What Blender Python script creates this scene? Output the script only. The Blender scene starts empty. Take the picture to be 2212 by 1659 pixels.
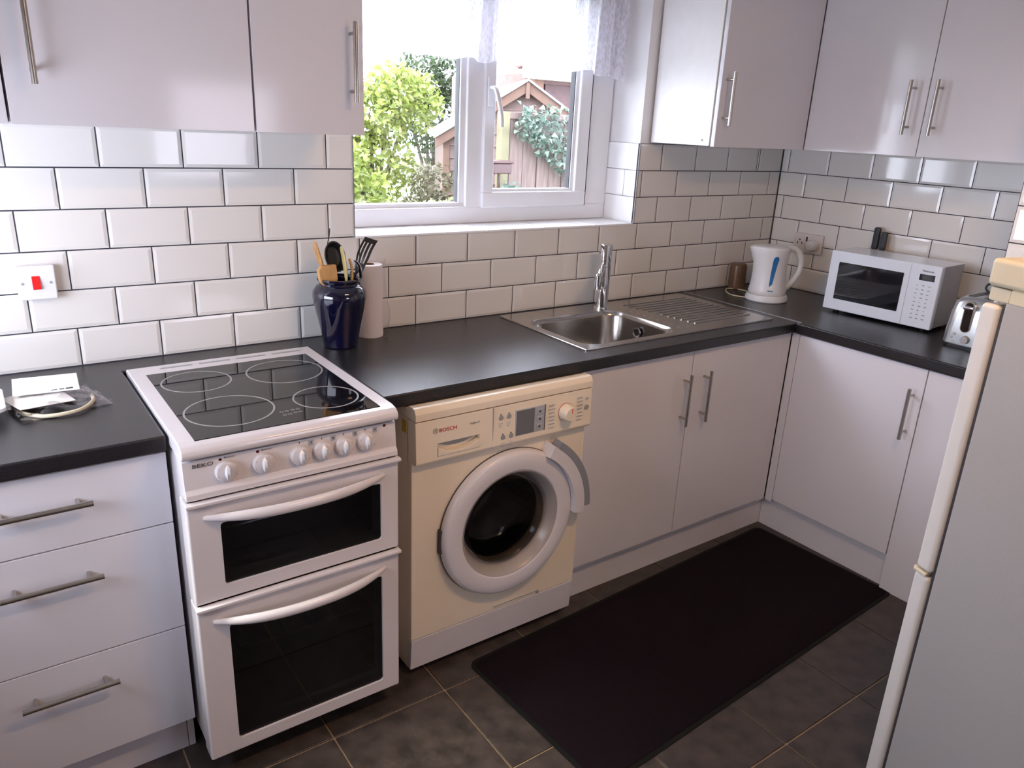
import bpy, bmesh, math, random
from mathutils import Vector, Matrix
random.seed(7)
PI = math.pi
S = bpy.context.scene
C = S.collection

# ---------------------------------------------------------------- camera
cd = bpy.data.cameras.new('camera'); cam = bpy.data.objects.new('camera', cd); C.objects.link(cam)
cd.sensor_fit = 'HORIZONTAL'; cd.sensor_width = 36.0
cd.lens = 1637.67 / 2212 * 36.0
cd.clip_start = 0.02; cd.clip_end = 200
_r = Vector((0.81577068, -0.57663134, 0.04488306)); _d = Vector((-0.15280869, -0.28972385, -0.9448331)); _f = Vector((0.55782408, 0.76390862, -0.32446251))
cm = Matrix((( _r.x, -_d.x, -_f.x), (_r.y, -_d.y, -_f.y), (_r.z, -_d.z, -_f.z))).to_4x4()
cm.translation = Vector((-3.113, -2.242, 1.5477))
cam.matrix_world = cm
S.camera = cam

# ---------------------------------------------------------------- colour management, sky
S.view_settings.view_transform = 'Standard'
S.view_settings.look = 'None'
S.view_settings.gamma = 1.0
S.view_settings.use_curve_mapping = False
S.view_settings.exposure = 0.0
w = bpy.data.worlds.new('sky'); S.world = w; w.use_nodes = True
nt = w.node_tree; nt.nodes.clear()
o_ = nt.nodes.new('ShaderNodeOutputWorld'); b_ = nt.nodes.new('ShaderNodeBackground')
b_.inputs['Color'].default_value = (0.82, 0.835, 1.0, 1); b_.inputs['Strength'].default_value = 15.5
nt.links.new(b_.outputs[0], o_.inputs[0])
sd = bpy.data.lights.new('sun', 'SUN'); sd.energy = 5.0; sd.angle = math.radians(14); sd.color = (1, .95, .86)
so = bpy.data.objects.new('sun', sd); C.objects.link(so); so.rotation_euler = Vector((.75, -.12, -.65)).to_track_quat('-Z', 'Y').to_euler(); so.location = (0, 4, 6)

def portal(name, loc, rot, sx, sy):
    l = bpy.data.lights.new(name, 'AREA'); l.shape = 'RECTANGLE'; l.size = sx; l.size_y = sy; l.energy = 10
    l.cycles.is_portal = True
    o = bpy.data.objects.new(name, l); C.objects.link(o); o.location = loc; o.rotation_euler = rot
    return o
portal('sky_portal', (-1.52, 0.26, 1.64), (math.radians(-90), 0, 0), 1.2, 0.92)
portal('sky_portal', (-3.62, -.69, 1.215), (0, math.radians(-90), 0), .57, 1.22)
portal('sky_portal', (-1.635, -3.66, 1.40), (math.radians(90), 0, 0), .73, .70)

# ---------------------------------------------------------------- materials
def sock(n, *names):
    for k in names:
        if k in n.inputs: return n.inputs[k]
MATS = {}
def mat(name, col, rough=0.4, metal=0.0, spec=0.5, noise=0.0, scale=20, bump=0.0, bscale=200, trans=0.0, alpha=1.0, emit=None, estr=0, coat=0.0, stretch=None, rvar=0.0):
    if name in MATS: return MATS[name]
    m = bpy.data.materials.new(name); m.use_nodes = True
    t = m.node_tree; p = t.nodes['Principled BSDF']
    p.inputs['Base Color'].default_value = (*col, 1); p.inputs['Roughness'].default_value = rough; p.inputs['Metallic'].default_value = metal
    sock(p, 'Specular IOR Level', 'Specular').default_value = spec
    if coat: sock(p, 'Coat Weight').default_value = coat
    if trans: sock(p, 'Transmission Weight').default_value = trans
    if alpha < 1: p.inputs['Alpha'].default_value = alpha
    if emit: p.inputs['Emission Color'].default_value = (*emit, 1); p.inputs['Emission Strength'].default_value = estr
    tc = t.nodes.new('ShaderNodeTexCoord'); src = tc.outputs['Object']
    if stretch:
        mp = t.nodes.new('ShaderNodeMapping'); mp.inputs['Scale'].default_value = stretch; t.links.new(src, mp.inputs[0]); src = mp.outputs[0]
    n = t.nodes.new('ShaderNodeTexNoise'); n.inputs['Scale'].default_value = scale; n.inputs['Detail'].default_value = 4; t.links.new(src, n.inputs['Vector'])
    if noise:
        r = t.nodes.new('ShaderNodeValToRGB'); r.color_ramp.elements[0].position = .3; r.color_ramp.elements[1].position = .7
        r.color_ramp.elements[0].color = (*[max(0, c * (1 - noise)) for c in col], 1); r.color_ramp.elements[1].color = (*[min(1, c * (1 + noise)) for c in col], 1)
        t.links.new(n.outputs['Fac'], r.inputs[0]); t.links.new(r.outputs[0], p.inputs['Base Color'])
    if rvar:
        mr = t.nodes.new('ShaderNodeMapRange'); mr.inputs['To Min'].default_value = max(0, rough - rvar); mr.inputs['To Max'].default_value = rough + rvar
        t.links.new(n.outputs['Fac'], mr.inputs['Value']); t.links.new(mr.outputs[0], p.inputs['Roughness'])
    if bump:
        n2 = t.nodes.new('ShaderNodeTexNoise'); n2.inputs['Scale'].default_value = bscale; n2.inputs['Detail'].default_value = 3; t.links.new(src, n2.inputs['Vector'])
        bp = t.nodes.new('ShaderNodeBump'); bp.inputs['Strength'].default_value = bump; bp.inputs['Distance'].default_value = 0.002
        t.links.new(n2.outputs['Fac'], bp.inputs['Height']); t.links.new(bp.outputs[0], p.inputs['Normal'])
    MATS[name] = m
    return m
def glass_mat(name, tint, refl_rough=0.02, ior=1.45):
    m = bpy.data.materials.new(name); m.use_nodes = True; t = m.node_tree; t.nodes.clear()
    o = t.nodes.new('ShaderNodeOutputMaterial'); mx = t.nodes.new('ShaderNodeMixShader'); fr = t.nodes.new('ShaderNodeFresnel'); fr.inputs[0].default_value = ior
    ge = t.nodes.new('ShaderNodeNewGeometry'); mi = t.nodes.new('ShaderNodeMapRange'); mi.inputs['To Min'].default_value = ior; mi.inputs['To Max'].default_value = 1 / ior
    t.links.new(ge.outputs['Backfacing'], mi.inputs['Value']); t.links.new(mi.outputs[0], fr.inputs[0])
    tr = t.nodes.new('ShaderNodeBsdfTransparent'); tr.inputs[0].default_value = (*tint, 1); gl = t.nodes.new('ShaderNodeBsdfGlossy'); gl.inputs['Roughness'].default_value = refl_rough
    t.links.new(fr.outputs[0], mx.inputs[0]); t.links.new(tr.outputs[0], mx.inputs[1]); t.links.new(gl.outputs[0], mx.inputs[2]); t.links.new(mx.outputs[0], o.inputs[0])
    MATS[name] = m
    return m
M_door = mat('gloss_white_door', (.72, .705, .755), .10, noise=.01, scale=3, spec=.4)
M_carc = mat('white_carcass', (.8, .78, .79), .35, noise=.02)
M_plaster = mat('white_plaster', (.82, .81, .82), .8, noise=.02, bump=.15, bscale=120)
M_ceil = mat('white_ceiling', (.70, .69, .69), .9, noise=.02)
M_lowbounce = mat('low_bounce_wall', (.46, .43, .42), .85, noise=.02)  # mid tone given to unseen walls to cut bounced light
M_tile = mat('white_metro_tile', (.82, .795, .765), .07, noise=.012, scale=4, bump=.05, bscale=25)
M_grout = mat('dark_grout', (.035, .035, .05), .8, noise=.2)
M_sill = mat('white_sill_tile', (.93, .93, .95), .12, noise=.01)
M_upvc = mat('white_upvc', (.85, .86, .9), .25, noise=.01)
M_gasket = mat('black_gasket', (.02, .02, .025), .6, noise=.1)
M_pane = glass_mat('clear_glass', (.96, .98, .97))
M_top = mat('dark_laminate_worktop', (.018, .0165, .019), .22, noise=.25, scale=300, bump=.25, bscale=600, spec=.42)
M_steel = mat('brushed_nickel', (.50, .47, .43), .28, 1.0, noise=.06, scale=60)
M_sink = mat('stainless_sink_steel', (.46, .43, .40), .22, 1.0, noise=.06, scale=25, bump=.06, bscale=500)
M_chrome = mat('chrome', (.8, .8, .82), .06, 1.0, noise=.01)
M_enam = mat('white_enamel', (.76, .72, .74), .14, noise=.015, scale=5)
M_wash = mat('washer_white', (.90, .80, .655), .24, noise=.015, scale=5)
M_washdoor = mat('washer_door_plastic', (.74, .71, .74), .25, noise=.015)
M_hob = mat('black_ceramic_glass', (.006, .0055, .007), .03, noise=.1, spec=.55)
M_ring = mat('hob_print_grey', (.33, .31, .31), .25, noise=.05)
M_black = mat('black_plastic', (.012, .012, .016), .35, noise=.1)
M_blackg = mat('black_gloss', (.006, .006, .010), .05, noise=.1, spec=.7)
M_ovenglass = glass_mat('smoked_oven_glass', (.33, .33, .34), .03, 1.5)
M_porthole = glass_mat('porthole_glass', (.80, .80, .80), .02, 1.5)
M_drum = mat('drum_steel', (.5, .5, .52), .3, 1.0, noise=.1, scale=40)
M_rubber = mat('grey_rubber_seal', (.10, .085, .08), .45, noise=.2, scale=15)
M_red = mat('red_plastic', (.75, .02, .02), .25, noise=.03)
M_darkred = mat('dark_red_lens', (.10, .008, .008), .2, noise=.1)
M_printg = mat('grey_print', (.35, .34, .35), .5, noise=.05)
M_printd = mat('dark_print', (.05, .05, .06), .5, noise=.05)
M_printr = mat('red_print', (.55, .03, .03), .5, noise=.05)
M_btn = mat('grey_button', (.34, .35, .36), .3, noise=.04)
M_lcd = mat('grey_lcd', (.16, .165, .18), .15, noise=.04)
M_silverp = mat('silver_plastic', (.52, .54, .58), .28, .3, noise=.03)
M_blue = mat('cobalt_glazed_ceramic', (.003, .003, .022), .07, noise=.3, scale=6, coat=.6, spec=.7)
M_wood = mat('beech_wood', (.55, .29, .10), .5, noise=.25, scale=12, stretch=(14, 14, 1.5))
M_bamboo = mat('bamboo_wood', (.50, .40, .16), .45, noise=.15, scale=10, stretch=(14, 14, 1.5))
M_paper = mat('soft_white_paper', (.83, .78, .77), .8, noise=.03, bump=.4, bscale=180)
M_card = mat('brown_card', (.22, .10, .05), .8, noise=.1)
M_film = glass_mat('plastic_film', (.98, .965, .975), .15, 1.4)
M_white = mat('white_plastic', (.82, .82, .85), .25, noise=.01)
M_mwhite = mat('cool_white_plastic', (.76, .80, .88), .22, noise=.01)
M_kettle = mat('kettle_white_plastic', (.80, .79, .80), .3, noise=.015)
M_kblue = mat('blue_water_gauge', (.03, .17, .42), .15, noise=.1)
M_grey = mat('grey_metal_case', (.42, .40, .42), .4, .3, noise=.05)
M_alu = mat('satin_aluminium', (.62, .63, .64), .3, .9, noise=.05)
M_cream = mat('yellowed_cream_enamel', (.74, .66, .49), .35, noise=.06, scale=5)
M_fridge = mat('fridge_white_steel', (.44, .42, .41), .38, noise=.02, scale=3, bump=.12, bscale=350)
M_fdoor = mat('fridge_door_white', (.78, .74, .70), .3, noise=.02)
M_mat = mat('black_rubber_backed_mat', (.008, .0045, .007), .95, noise=.3, scale=400, bump=.5, bscale=900, spec=.1)
M_matedge = mat('black_rubber_edge', (.004, .0045, .0045), .7, noise=.2, spec=.2)
M_floor = mat('slate_vinyl_tile', (.048, .037, .033), .42, noise=.45, scale=18, bump=.35, bscale=70, rvar=.1)
M_fgrout = mat('brown_floor_grout', (.34, .24, .15), .8, noise=.2)
M_wire = mat('cream_cable', (.60, .54, .40), .5, noise=.05)

# ---------------------------------------------------------------- builders
INV = {}
def setp(o, label=None, cat=None, group=None, kind=None):
    if label: o['label'] = label
    if cat: o['category'] = cat
    if group: o['group'] = group
    if kind: o['kind'] = kind
    return o
def thing(name, label, cat, loc=(0, 0, 0), rz=0.0, group=None, kind=None):
    o = bpy.data.objects.new(name, None); C.objects.link(o); o.empty_display_size = .05
    o.location = loc; o.rotation_euler = (0, 0, rz)
    INV[o.name] = (Matrix.Translation(loc) @ Matrix.Rotation(rz, 4, 'Z')).inverted()
    return setp(o, label, cat, group, kind)
def finish(bm, name, m, smooth=True, ang=35):
    bmesh.ops.recalc_face_normals(bm, faces=bm.faces)
    me = bpy.data.meshes.new(name); bm.to_mesh(me); bm.free()
    if m is not None: me.materials.append(m)
    if smooth:
        for p in me.polygons: p.use_smooth = True
        me.set_sharp_from_angle(angle=math.radians(ang))
    return me
def weighted(o):
    md = o.modifiers.new('weighted_normal', 'WEIGHTED_NORMAL'); md.keep_sharp = True; md.weight = 80; md.mode = 'FACE_AREA'
def part(name, bm, m, parent=None, local=False, label=None, kind=None, ang=35, smooth=True):
    """one mesh object; world coordinates unless local"""
    inv = INV.get(parent.name) if parent else None
    if inv is not None and not local: bm.transform(inv)
    me = finish(bm, name, m, smooth, ang)
    o = bpy.data.objects.new(name, me); C.objects.link(o)
    if smooth: weighted(o)
    if parent:
        o.parent = parent
        INV[o.name] = inv if inv is not None else Matrix.Identity(4)
    return setp(o, label, None, None, kind)
def single(name, bm, m, label, cat, base, rz=0, group=None, kind=None, local=False, ang=35):
    """a top-level thing that is one mesh, origin at its base"""
    Mt = Matrix.Translation(base) @ Matrix.Rotation(rz, 4, 'Z')
    if not local: bm.transform(Mt.inverted())
    me = finish(bm, name, m, True, ang)
    o = bpy.data.objects.new(name, me); C.objects.link(o); o.location = base; o.rotation_euler = (0, 0, rz); weighted(o)
    INV[o.name] = Mt.inverted()
    return setp(o, label, cat, group, kind)
def B(): return bmesh.new()
def box(bm, x0, x1, y0, y1, z0, z1, r=0.0, seg=2, mt=None):
    t = bmesh.new()
    bmesh.ops.create_cube(t, size=1)
    for v in t.verts:
        v.co = Vector(((x0 + x1) / 2 + v.co.x * (x1 - x0), (y0 + y1) / 2 + v.co.y * (y1 - y0), (z0 + z1) / 2 + v.co.z * (z1 - z0)))
    if r > 0: bmesh.ops.bevel(t, geom=t.edges[:], offset=r, segments=seg, profile=.5, affect='EDGES', clamp_overlap=True)
    if mt is not None: t.transform(mt)
    join(bm, t)
    return bm
def join(bm, t):
    me = bpy.data.meshes.new('tmp'); t.to_mesh(me); t.free(); bm.from_mesh(me); bpy.data.meshes.remove(me)
def prism(bm, pts, axis, a0, a1, r=0.0, seg=2):
    """polygon pts in the plane normal to axis, extruded a0..a1. axis x:(y,z) y:(x,z) z:(x,y)"""
    t = bmesh.new()
    def P(p, a):
        return {'x': (a, p[0], p[1]), 'y': (p[0], a, p[1]), 'z': (p[0], p[1], a)}[axis]
    v0 = [t.verts.new(P(p, a0)) for p in pts]; v1 = [t.verts.new(P(p, a1)) for p in pts]
    t.faces.new(v0); t.faces.new(v1[::-1]); n = len(pts)
    for i in range(n): t.faces.new((v0[i], v1[i], v1[(i + 1) % n], v0[(i + 1) % n]))
    bmesh.ops.recalc_face_normals(t, faces=t.faces)
    if r > 0: bmesh.ops.bevel(t, geom=t.edges[:], offset=r, segments=seg, profile=.5, affect='EDGES', clamp_overlap=True)
    join(bm, t)
    return bm
def cyl(bm, p0, p1, r0, r1=None, seg=20, caps=True):
    p0 = Vector(p0); p1 = Vector(p1); r1 = r0 if r1 is None else r1
    d = (p1 - p0).normalized(); a = Vector((0, 0, 1)) if abs(d.z) < .9 else Vector((1, 0, 0))
    u = d.cross(a).normalized(); v = d.cross(u)
    A = [bm.verts.new(p0 + (u * math.cos(2 * PI * i / seg) + v * math.sin(2 * PI * i / seg)) * r0) for i in range(seg)]
    Bv = [bm.verts.new(p1 + (u * math.cos(2 * PI * i / seg) + v * math.sin(2 * PI * i / seg)) * r1) for i in range(seg)]
    for i in range(seg): bm.faces.new((A[i], A[(i + 1) % seg], Bv[(i + 1) % seg], Bv[i]))
    if caps: bm.faces.new(A[::-1]); bm.faces.new(Bv)
    return bm
def lathe(bm, prof, c=(0, 0, 0), axis='z', seg=40, sx=1.0, sy=1.0, closed=False):
    """prof: list of (radius, height). axis z or -y (height goes to -y)"""
    rings = []
    for r, h in prof:
        ring = []
        for i in range(seg):
            a = 2 * PI * i / seg; x = math.cos(a) * r * sx; y = math.sin(a) * r * sy
            co = (c[0] + x, c[1] + y, c[2] + h) if axis == 'z' else ((c[0] + x, c[1] - h, c[2] + y) if axis == 'y' else (c[0] - h, c[1] + x, c[2] + y))
            ring.append(bm.verts.new(co))
        rings.append(ring)
    for k in range(len(rings) - 1):
        for i in range(seg): bm.faces.new((rings[k][i], rings[k][(i + 1) % seg], rings[k + 1][(i + 1) % seg], rings[k + 1][i]))
    if closed:
        for i in range(seg): bm.faces.new((rings[-1][i], rings[-1][(i + 1) % seg], rings[0][(i + 1) % seg], rings[0][i]))
    else:
        if prof[0][0] > 1e-6: bm.faces.new(rings[0][::-1])
        if prof[-1][0] > 1e-6: bm.faces.new(rings[-1])
        bmesh.ops.remove_doubles(bm, verts=rings[0] + rings[-1], dist=1e-6)
    return bm
def tube(bm, pts, r, seg=10, rs=None, flat=1.0):
    pts = [Vector(p) for p in pts]; n = len(pts); rings = []
    ref = Vector((0, 0, 1))
    t0 = (pts[1] - pts[0]).normalized()
    if abs(t0.dot(ref)) > .95: ref = Vector((1, 0, 0))
    u = t0.cross(ref).normalized()
    for i in range(n):
        t = (pts[min(i + 1, n - 1)] - pts[max(i - 1, 0)]).normalized()
        u = (u - t * u.dot(t)).normalized(); v = t.cross(u)
        rr = rs[i] if rs else r
        rings.append([bm.verts.new(pts[i] + (u * math.cos(2 * PI * k / seg) + v * math.sin(2 * PI * k / seg) * flat) * rr) for k in range(seg)])
    for i in range(n - 1):
        for k in range(seg): bm.faces.new((rings[i][k], rings[i][(k + 1) % seg], rings[i + 1][(k + 1) % seg], rings[i + 1][k]))
    bm.faces.new(rings[0][::-1]); bm.faces.new(rings[-1])
    return bm
def curve(ps, n=8):
    """Catmull-Rom through points"""
    ps = [Vector(p) for p in ps]; out = []
    for i in range(len(ps) - 1):
        p0 = ps[max(i - 1, 0)]; p1 = ps[i]; p2 = ps[i + 1]; p3 = ps[min(i + 2, len(ps) - 1)]
        for k in range(n):
            t = k / n
            out.append(.5 * ((2 * p1) + (p2 - p0) * t + (2 * p0 - 5 * p1 + 4 * p2 - p3) * t * t + (3 * p1 - p0 - 3 * p2 + p3) * t ** 3))
    out.append(ps[-1]); return out
def bar_handle(parent, a, b, out, m=None, r=.006, stand=.035, inset=.026):
    """bar from a to b on the door surface, standing off along out; ONE mesh"""
    a = Vector(a); b = Vector(b); out = Vector(out); d = (b - a).normalized()
    bm = B(); cyl(bm, a + out * stand, b + out * stand, r, seg=16)
    for p in (a + d * inset, b - d * inset): cyl(bm, p, p + out * stand, .0042, seg=12)
    return part('handle', bm, m or M_steel, parent)
def text(name, s, size, loc, rot, m, parent, extr=.0004, sx=1.0, font_spacing=1.0):
    cu = bpy.data.curves.new('t', 'FONT'); cu.body = s; cu.size = size; cu.extrude = extr; cu.align_x = 'CENTER'; cu.align_y = 'CENTER'; cu.space_character = font_spacing; cu.resolution_u = 2
    o = bpy.data.objects.new('t', cu); C.objects.link(o)
    dg = bpy.context.evaluated_depsgraph_get(); me = bpy.data.meshes.new_from_object(o.evaluated_get(dg))
    bpy.data.objects.remove(o); bpy.data.curves.remove(cu)
    bm = B(); bm.from_mesh(me); bpy.data.meshes.remove(me)
    bm.transform(Matrix.Translation(loc) @ rot.to_4x4() @ Matrix.Diagonal((sx, 1, 1, 1)))
    return part(name, bm, m, parent, smooth=False)
RX = Matrix.Rotation(PI / 2, 3, 'X')                       # reads from -y
RXR = Matrix.Rotation(-PI / 2, 3, 'Z') @ RX                # reads from -x
def booldiff(bm, cutters):
    """subtract the bmeshes in cutters"""
    me = bpy.data.meshes.new('a'); bm.to_mesh(me); bm.free(); a = bpy.data.objects.new('a', me); C.objects.link(a); cs = []
    for c in cutters:
        m2 = bpy.data.meshes.new('b'); bmesh.ops.recalc_face_normals(c, faces=c.faces); c.to_mesh(m2); c.free(); o = bpy.data.objects.new('b', m2); C.objects.link(o); cs.append(o)
        md = a.modifiers.new('x', 'BOOLEAN'); md.operation = 'DIFFERENCE'; md.object = o; md.solver = 'EXACT'
    dg = bpy.context.evaluated_depsgraph_get(); me2 = bpy.data.meshes.new_from_object(a.evaluated_get(dg))
    for o in [a] + cs: bpy.data.objects.remove(o)
    r = B(); r.from_mesh(me2); bpy.data.meshes.remove(me2)
    return r
def rrect(x0, x1, y0, y1, r, n=6):
    out = []
    for cx, cy, a0 in ((x1 - r, y1 - r, 0), (x0 + r, y1 - r, PI / 2), (x0 + r, y0 + r, PI), (x1 - r, y0 + r, 1.5 * PI)):
        for k in range(n + 1):
            a = a0 + PI / 2 * k / n; out.append((cx + math.cos(a) * r, cy + math.sin(a) * r))
    return out
def loft(bm, loops, cap0=True, cap1=True):
    R = [[bm.verts.new(p) for p in l] for l in loops]; n = len(R[0])
    for a, b in zip(R, R[1:]):
        for i in range(n): bm.faces.new((a[i], a[(i + 1) % n], b[(i + 1) % n], b[i]))
    if cap0: bm.faces.new(R[0][::-1])
    if cap1: bm.faces.new(R[-1])
    return bm

TW, RH, ZT = .2025, .1029, .88
WX0, WX1, WZ0, WZ1 = -2.112, -.913, ZT + 3 * RH, 2.10     # window opening
# ================================================================ SETTING
fl = thing('floor', None, None, (0, 0, 0), kind='structure')
bm = B(); box(bm, -3.75, .15, -3.75, .12, -.12, -.004); part('grout', bm, M_fgrout, fl)
tm = None
FX0, FY0, FP = -2.188 - 8 * .3365, -.718 + 3 * .3345, .3365
bm = B(); box(bm, 0, FP - .005, 0, .3345 - .005, -.010, 0, .0012, 1); tmesh = finish(bm, 'floor_tile', M_floor)
nx = int((0.0 - FX0) / FP) + 1
for i in range(nx):
    for j in range(-13, 3):
        x = FX0 + i * FP; y = FY0 + (j - 1) * .3345
        if x < -3.93 or x > -.05 or y > -.05 or y < -3.9: continue
        o = bpy.data.objects.new('floor_tile', tmesh); C.objects.link(o); o.parent = fl; o.location = (x + .0025, y + .0025, 0)
bm = B(); box(bm, -3.75, .15, -3.75, .30, 2.40, 2.52); setp(part('ceiling', bm, M_ceil), kind='structure')

# back wall with the window opening
wb = thing('wall_back', None, None, (0, 0, 0), kind='structure')
bm = B(); box(bm, -3.75, .15, .008, .30, -.12, 2.52)
c = B(); box(c, WX0 - .006, WX1 + .008, -.1, .5, WZ0 - .006, WZ1)
part('plaster', booldiff(bm, [c]), M_plaster, wb, smooth=False)
bm = B()
box(bm, -3.6, WX0, .003, .008, ZT - .03, ZT + 6 * RH); box(bm, WX0, WX1, .003, .008, ZT - .03, WZ0); box(bm, WX1, .0, .003, .008, ZT - .03, ZT + 6 * RH)
part('grout', bm, M_grout, wb, smooth=False)
TC = {}
def tile_mesh(w, h, m=None):
    k = (round(w, 3), round(h, 3), (m or M_tile).name)
    if k not in TC:
        bm = B(); e = .0085
        e = min(e, w * .35)
        loops = [[(-w/2, .005, -h/2), (w/2, .005, -h/2), (w/2, .005, h/2), (-w/2, .005, h/2)],
                 [(-w/2, -.0005+.0012, -h/2), (w/2, .0007, -h/2), (w/2, .0007, h/2), (-w/2, .0007, h/2)],
                 [(-w/2 + e, -.0012, -h/2 + e), (w/2 - e, -.0012, -h/2 + e), (w/2 - e, -.0012, h/2 - e), (-w/2 + e, -.0012, h/2 - e)]]
        loft(bm, loops); TC[k] = finish(bm, 'tile', m or M_tile, False)
    return TC[k]
J = .0034
def put_tile(parent, pos, rz, w, h, m=None):
    o = bpy.data.objects.new('tile', tile_mesh(w, h, m)); C.objects.link(o); o.parent = parent; o.location = pos; o.rotation_euler = (0, 0, rz)
def row(parent, a, b, joints, z0, z1, place):
    js = sorted(j for j in joints if a + .004 < j < b - .004); es = [a] + js + [b]
    for p, q in zip(es, es[1:]):
        ww = q - p - J
        if ww > .004: place((p + q) / 2, ww, (z0 + z1) / 2, z1 - z0 - J)
for r in range(6):
    off = 0 if r % 2 == 0 else .5
    js = [(i + off - 14.365) * TW for i in range(-9, 16)]
    if r == 5: js = [j for j in js] + [(13.56 - 14.365) * TW]
    z0 = ZT + r * RH; z1 = z0 + RH
    pl = lambda c_, ww, zc, hh: put_tile(wb, (c_, .002, zc), 0, ww, hh)
    if r < 3: row(wb, -3.6, 0, js, z0, z1, pl)
    else:
        row(wb, -3.6, WX0, js, z0, z1, pl); row(wb, WX1, 0, js, z0, z1, pl)
# tiles on the right reveal and on the sill
for r in range(3, 6):
    z0 = ZT + r * RH
    row(wb, 0.0, .185, [.075] if r % 2 == 0 else [.19], z0, z0 + RH, lambda c_, ww, zc, hh: put_tile(wb, (WX1 + .002, c_, zc), -PI / 2, ww, hh, M_sill))
    row(wb, 0.0, .185, [.075] if r % 2 == 0 else [.19], z0, z0 + RH, lambda c_, ww, zc, hh: put_tile(wb, (WX0 - .002, c_, zc), PI / 2, ww, hh, M_sill))
bm = B(); box(bm, WX1 + .0035, WX1 + .008, .0, .185, WZ0, ZT + 6 * RH); box(bm, WX0 - .006, WX0 - .0035, .0, .185, WZ0, ZT + 6 * RH)
box(bm, WX0, WX1, .0, .185, WZ0 - .006, WZ0 - .003)
part('grout', bm, M_btn, wb, smooth=False)
sx_ = [WX0, -1.79, -1.62, -1.37, -1.12, WX1]
for a, b in zip(sx_, sx_[1:]):
    bm = B(); box(bm, a + .0008, b - .0008, -.002, .185, WZ0 - .006, WZ0 + .002, .0015, 1); part('sill_tile', bm, M_sill, wb)

# right wall, front wall, left wall
wr = thing('wall_right', None, None, (0, 0, 0), kind='structure')
bm = B(); box(bm, .008, .15, -1.32, .10, -.12, 2.52); part('plaster', bm, M_plaster, wr, smooth=False)
bm = B(); box(bm, .003, .008, -1.29, .003, ZT - .03, ZT + 6 * RH); part('grout', bm, M_grout, wr, smooth=False)
for r in range(6):
    off = 0 if r % 2 == 1 else .5
    js = [(i + off) * TW + .036 for i in range(-1, 8)]
    z0 = ZT + r * RH
    row(wr, 0.0, 1.288, js, z0, z0 + RH, lambda c_, ww, zc, hh: put_tile(wr, (.002, -c_, zc), -PI / 2, ww, hh))
NX = -.695
we = thing('wall_end', None, None, (NX, -1.29, 0), kind='structure')
bm = B(); box(bm, NX + .008, .15, -3.75, -1.29, -.12, 2.52); part('plaster', bm, M_lowbounce, we, smooth=False)
bm = B(); box(bm, NX + .003, NX + .008, -2.4, -1.29, ZT - .03, ZT + 7 * RH); part('grout', bm, M_grout, we, smooth=False)
for r in range(7):
    off = 0 if r % 2 == 1 else .5
    js = [1.29 + (i + off) * TW + .09 for i in range(0, 7)]
    z0 = ZT + r * RH
    row(we, 1.29, 2.4, js, z0, z0 + RH, lambda c_, ww, zc, hh: put_tile(we, (.002, -c_ + 1.29, zc), -PI / 2, ww, hh))
def wall_hole(name, b, *cs):
    bm = B(); box(bm, *b); cc = [box(B(), *c) for c in cs]; setp(part(name, booldiff(bm, cc), M_lowbounce, smooth=False), kind='structure')
wall_hole('wall_left', (-3.75, -3.6, -3.75, .10, -.12, 2.52), (-4.4, -3.3, -1.30, -.08, .93, 1.50))
wall_hole('wall_front', (-3.75, .15, -3.75, -3.6, -.12, 2.52), (-2.0, -1.27, -4, -3.3, 1.05, 1.75))
w2 = thing('window_2', None, None, (-3.68, -.69, .93), kind='structure')
bm = B()
for y0, y1, z0, z1 in ((-1.30, -1.26, .93, 1.5), (-.12, -.08, .93, 1.5), (-1.26, -.12, 1.46, 1.50), (-1.26, -.12, .93, .97)): box(bm, -3.70, -3.64, y0, y1, z0, z1, .004)
part('window_frame', bm, M_upvc, w2)
bm = B(); box(bm, -3.672, -3.668, -1.26, -.12, .97, 1.46); part('pane', bm, M_pane, w2)
w3 = thing('window_3', None, None, (-1.635, -3.68, 1.05), kind='structure')
bm = B()
for x0, x1, z0, z1 in ((-2.0, -1.95, 1.05, 1.75), (-1.32, -1.27, 1.05, 1.75), (-1.95, -1.32, 1.05, 1.10), (-1.95, -1.32, 1.70, 1.75)): box(bm, x0, x1, -3.70, -3.64, z0, z1, .004)
part('window_frame', bm, M_upvc, w3)
bm = B(); box(bm, -1.95, -1.32, -3.672, -3.668, 1.10, 1.70); part('pane', bm, glass_mat('daylight_dimming_glass', (.78, .76, .76)), w3)  # glass tint added to dim the daylight and its reflections

# kitchen window
w1 = thing('window_1', None, None, (-1.51, .2, WZ0), kind='structure')
FY = .175
def member(bm, x0, x1, z0, z1, y0, y1, r=.006): box(bm, x0, x1, y0, y1, z0, z1, r, 3)
bm = B()
member(bm, WX0, WX0 + .06, 1.25, WZ1 - .058, FY + .001, FY + .07); member(bm, WX1 - .118, WX1, 1.25, WZ1 - .058, FY + .001, FY + .07)
member(bm, WX0, WX1, WZ0 + .002, 1.252, FY, FY + .07); member(bm, WX0, WX1, WZ1 - .06, WZ1, FY, FY + .07)
member(bm, -1.600, -1.53, 1.248, WZ1 - .058, FY + .001, FY + .07)
part('window_frame', bm, M_upvc, w1)
bm = B()   # bead round the fixed pane
member(bm, WX0 + .055, -1.596, 1.249, 1.266, FY + .012, FY + .05, .004); member(bm, -1.622, -1.597, 1.264, WZ1 - .056, FY + .013, FY + .05, .004)
member(bm, WX0 + .055, WX0 + .075, 1.264, WZ1 - .056, FY + .013, FY + .05, .004)
part('glazing_bead', bm, M_upvc, w1)
bm = B(); box(bm, -1.6235, -1.6215, FY + .02, FY + .045, 1.264, WZ1 - .06); part('gasket', bm, M_gasket, w1)
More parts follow.
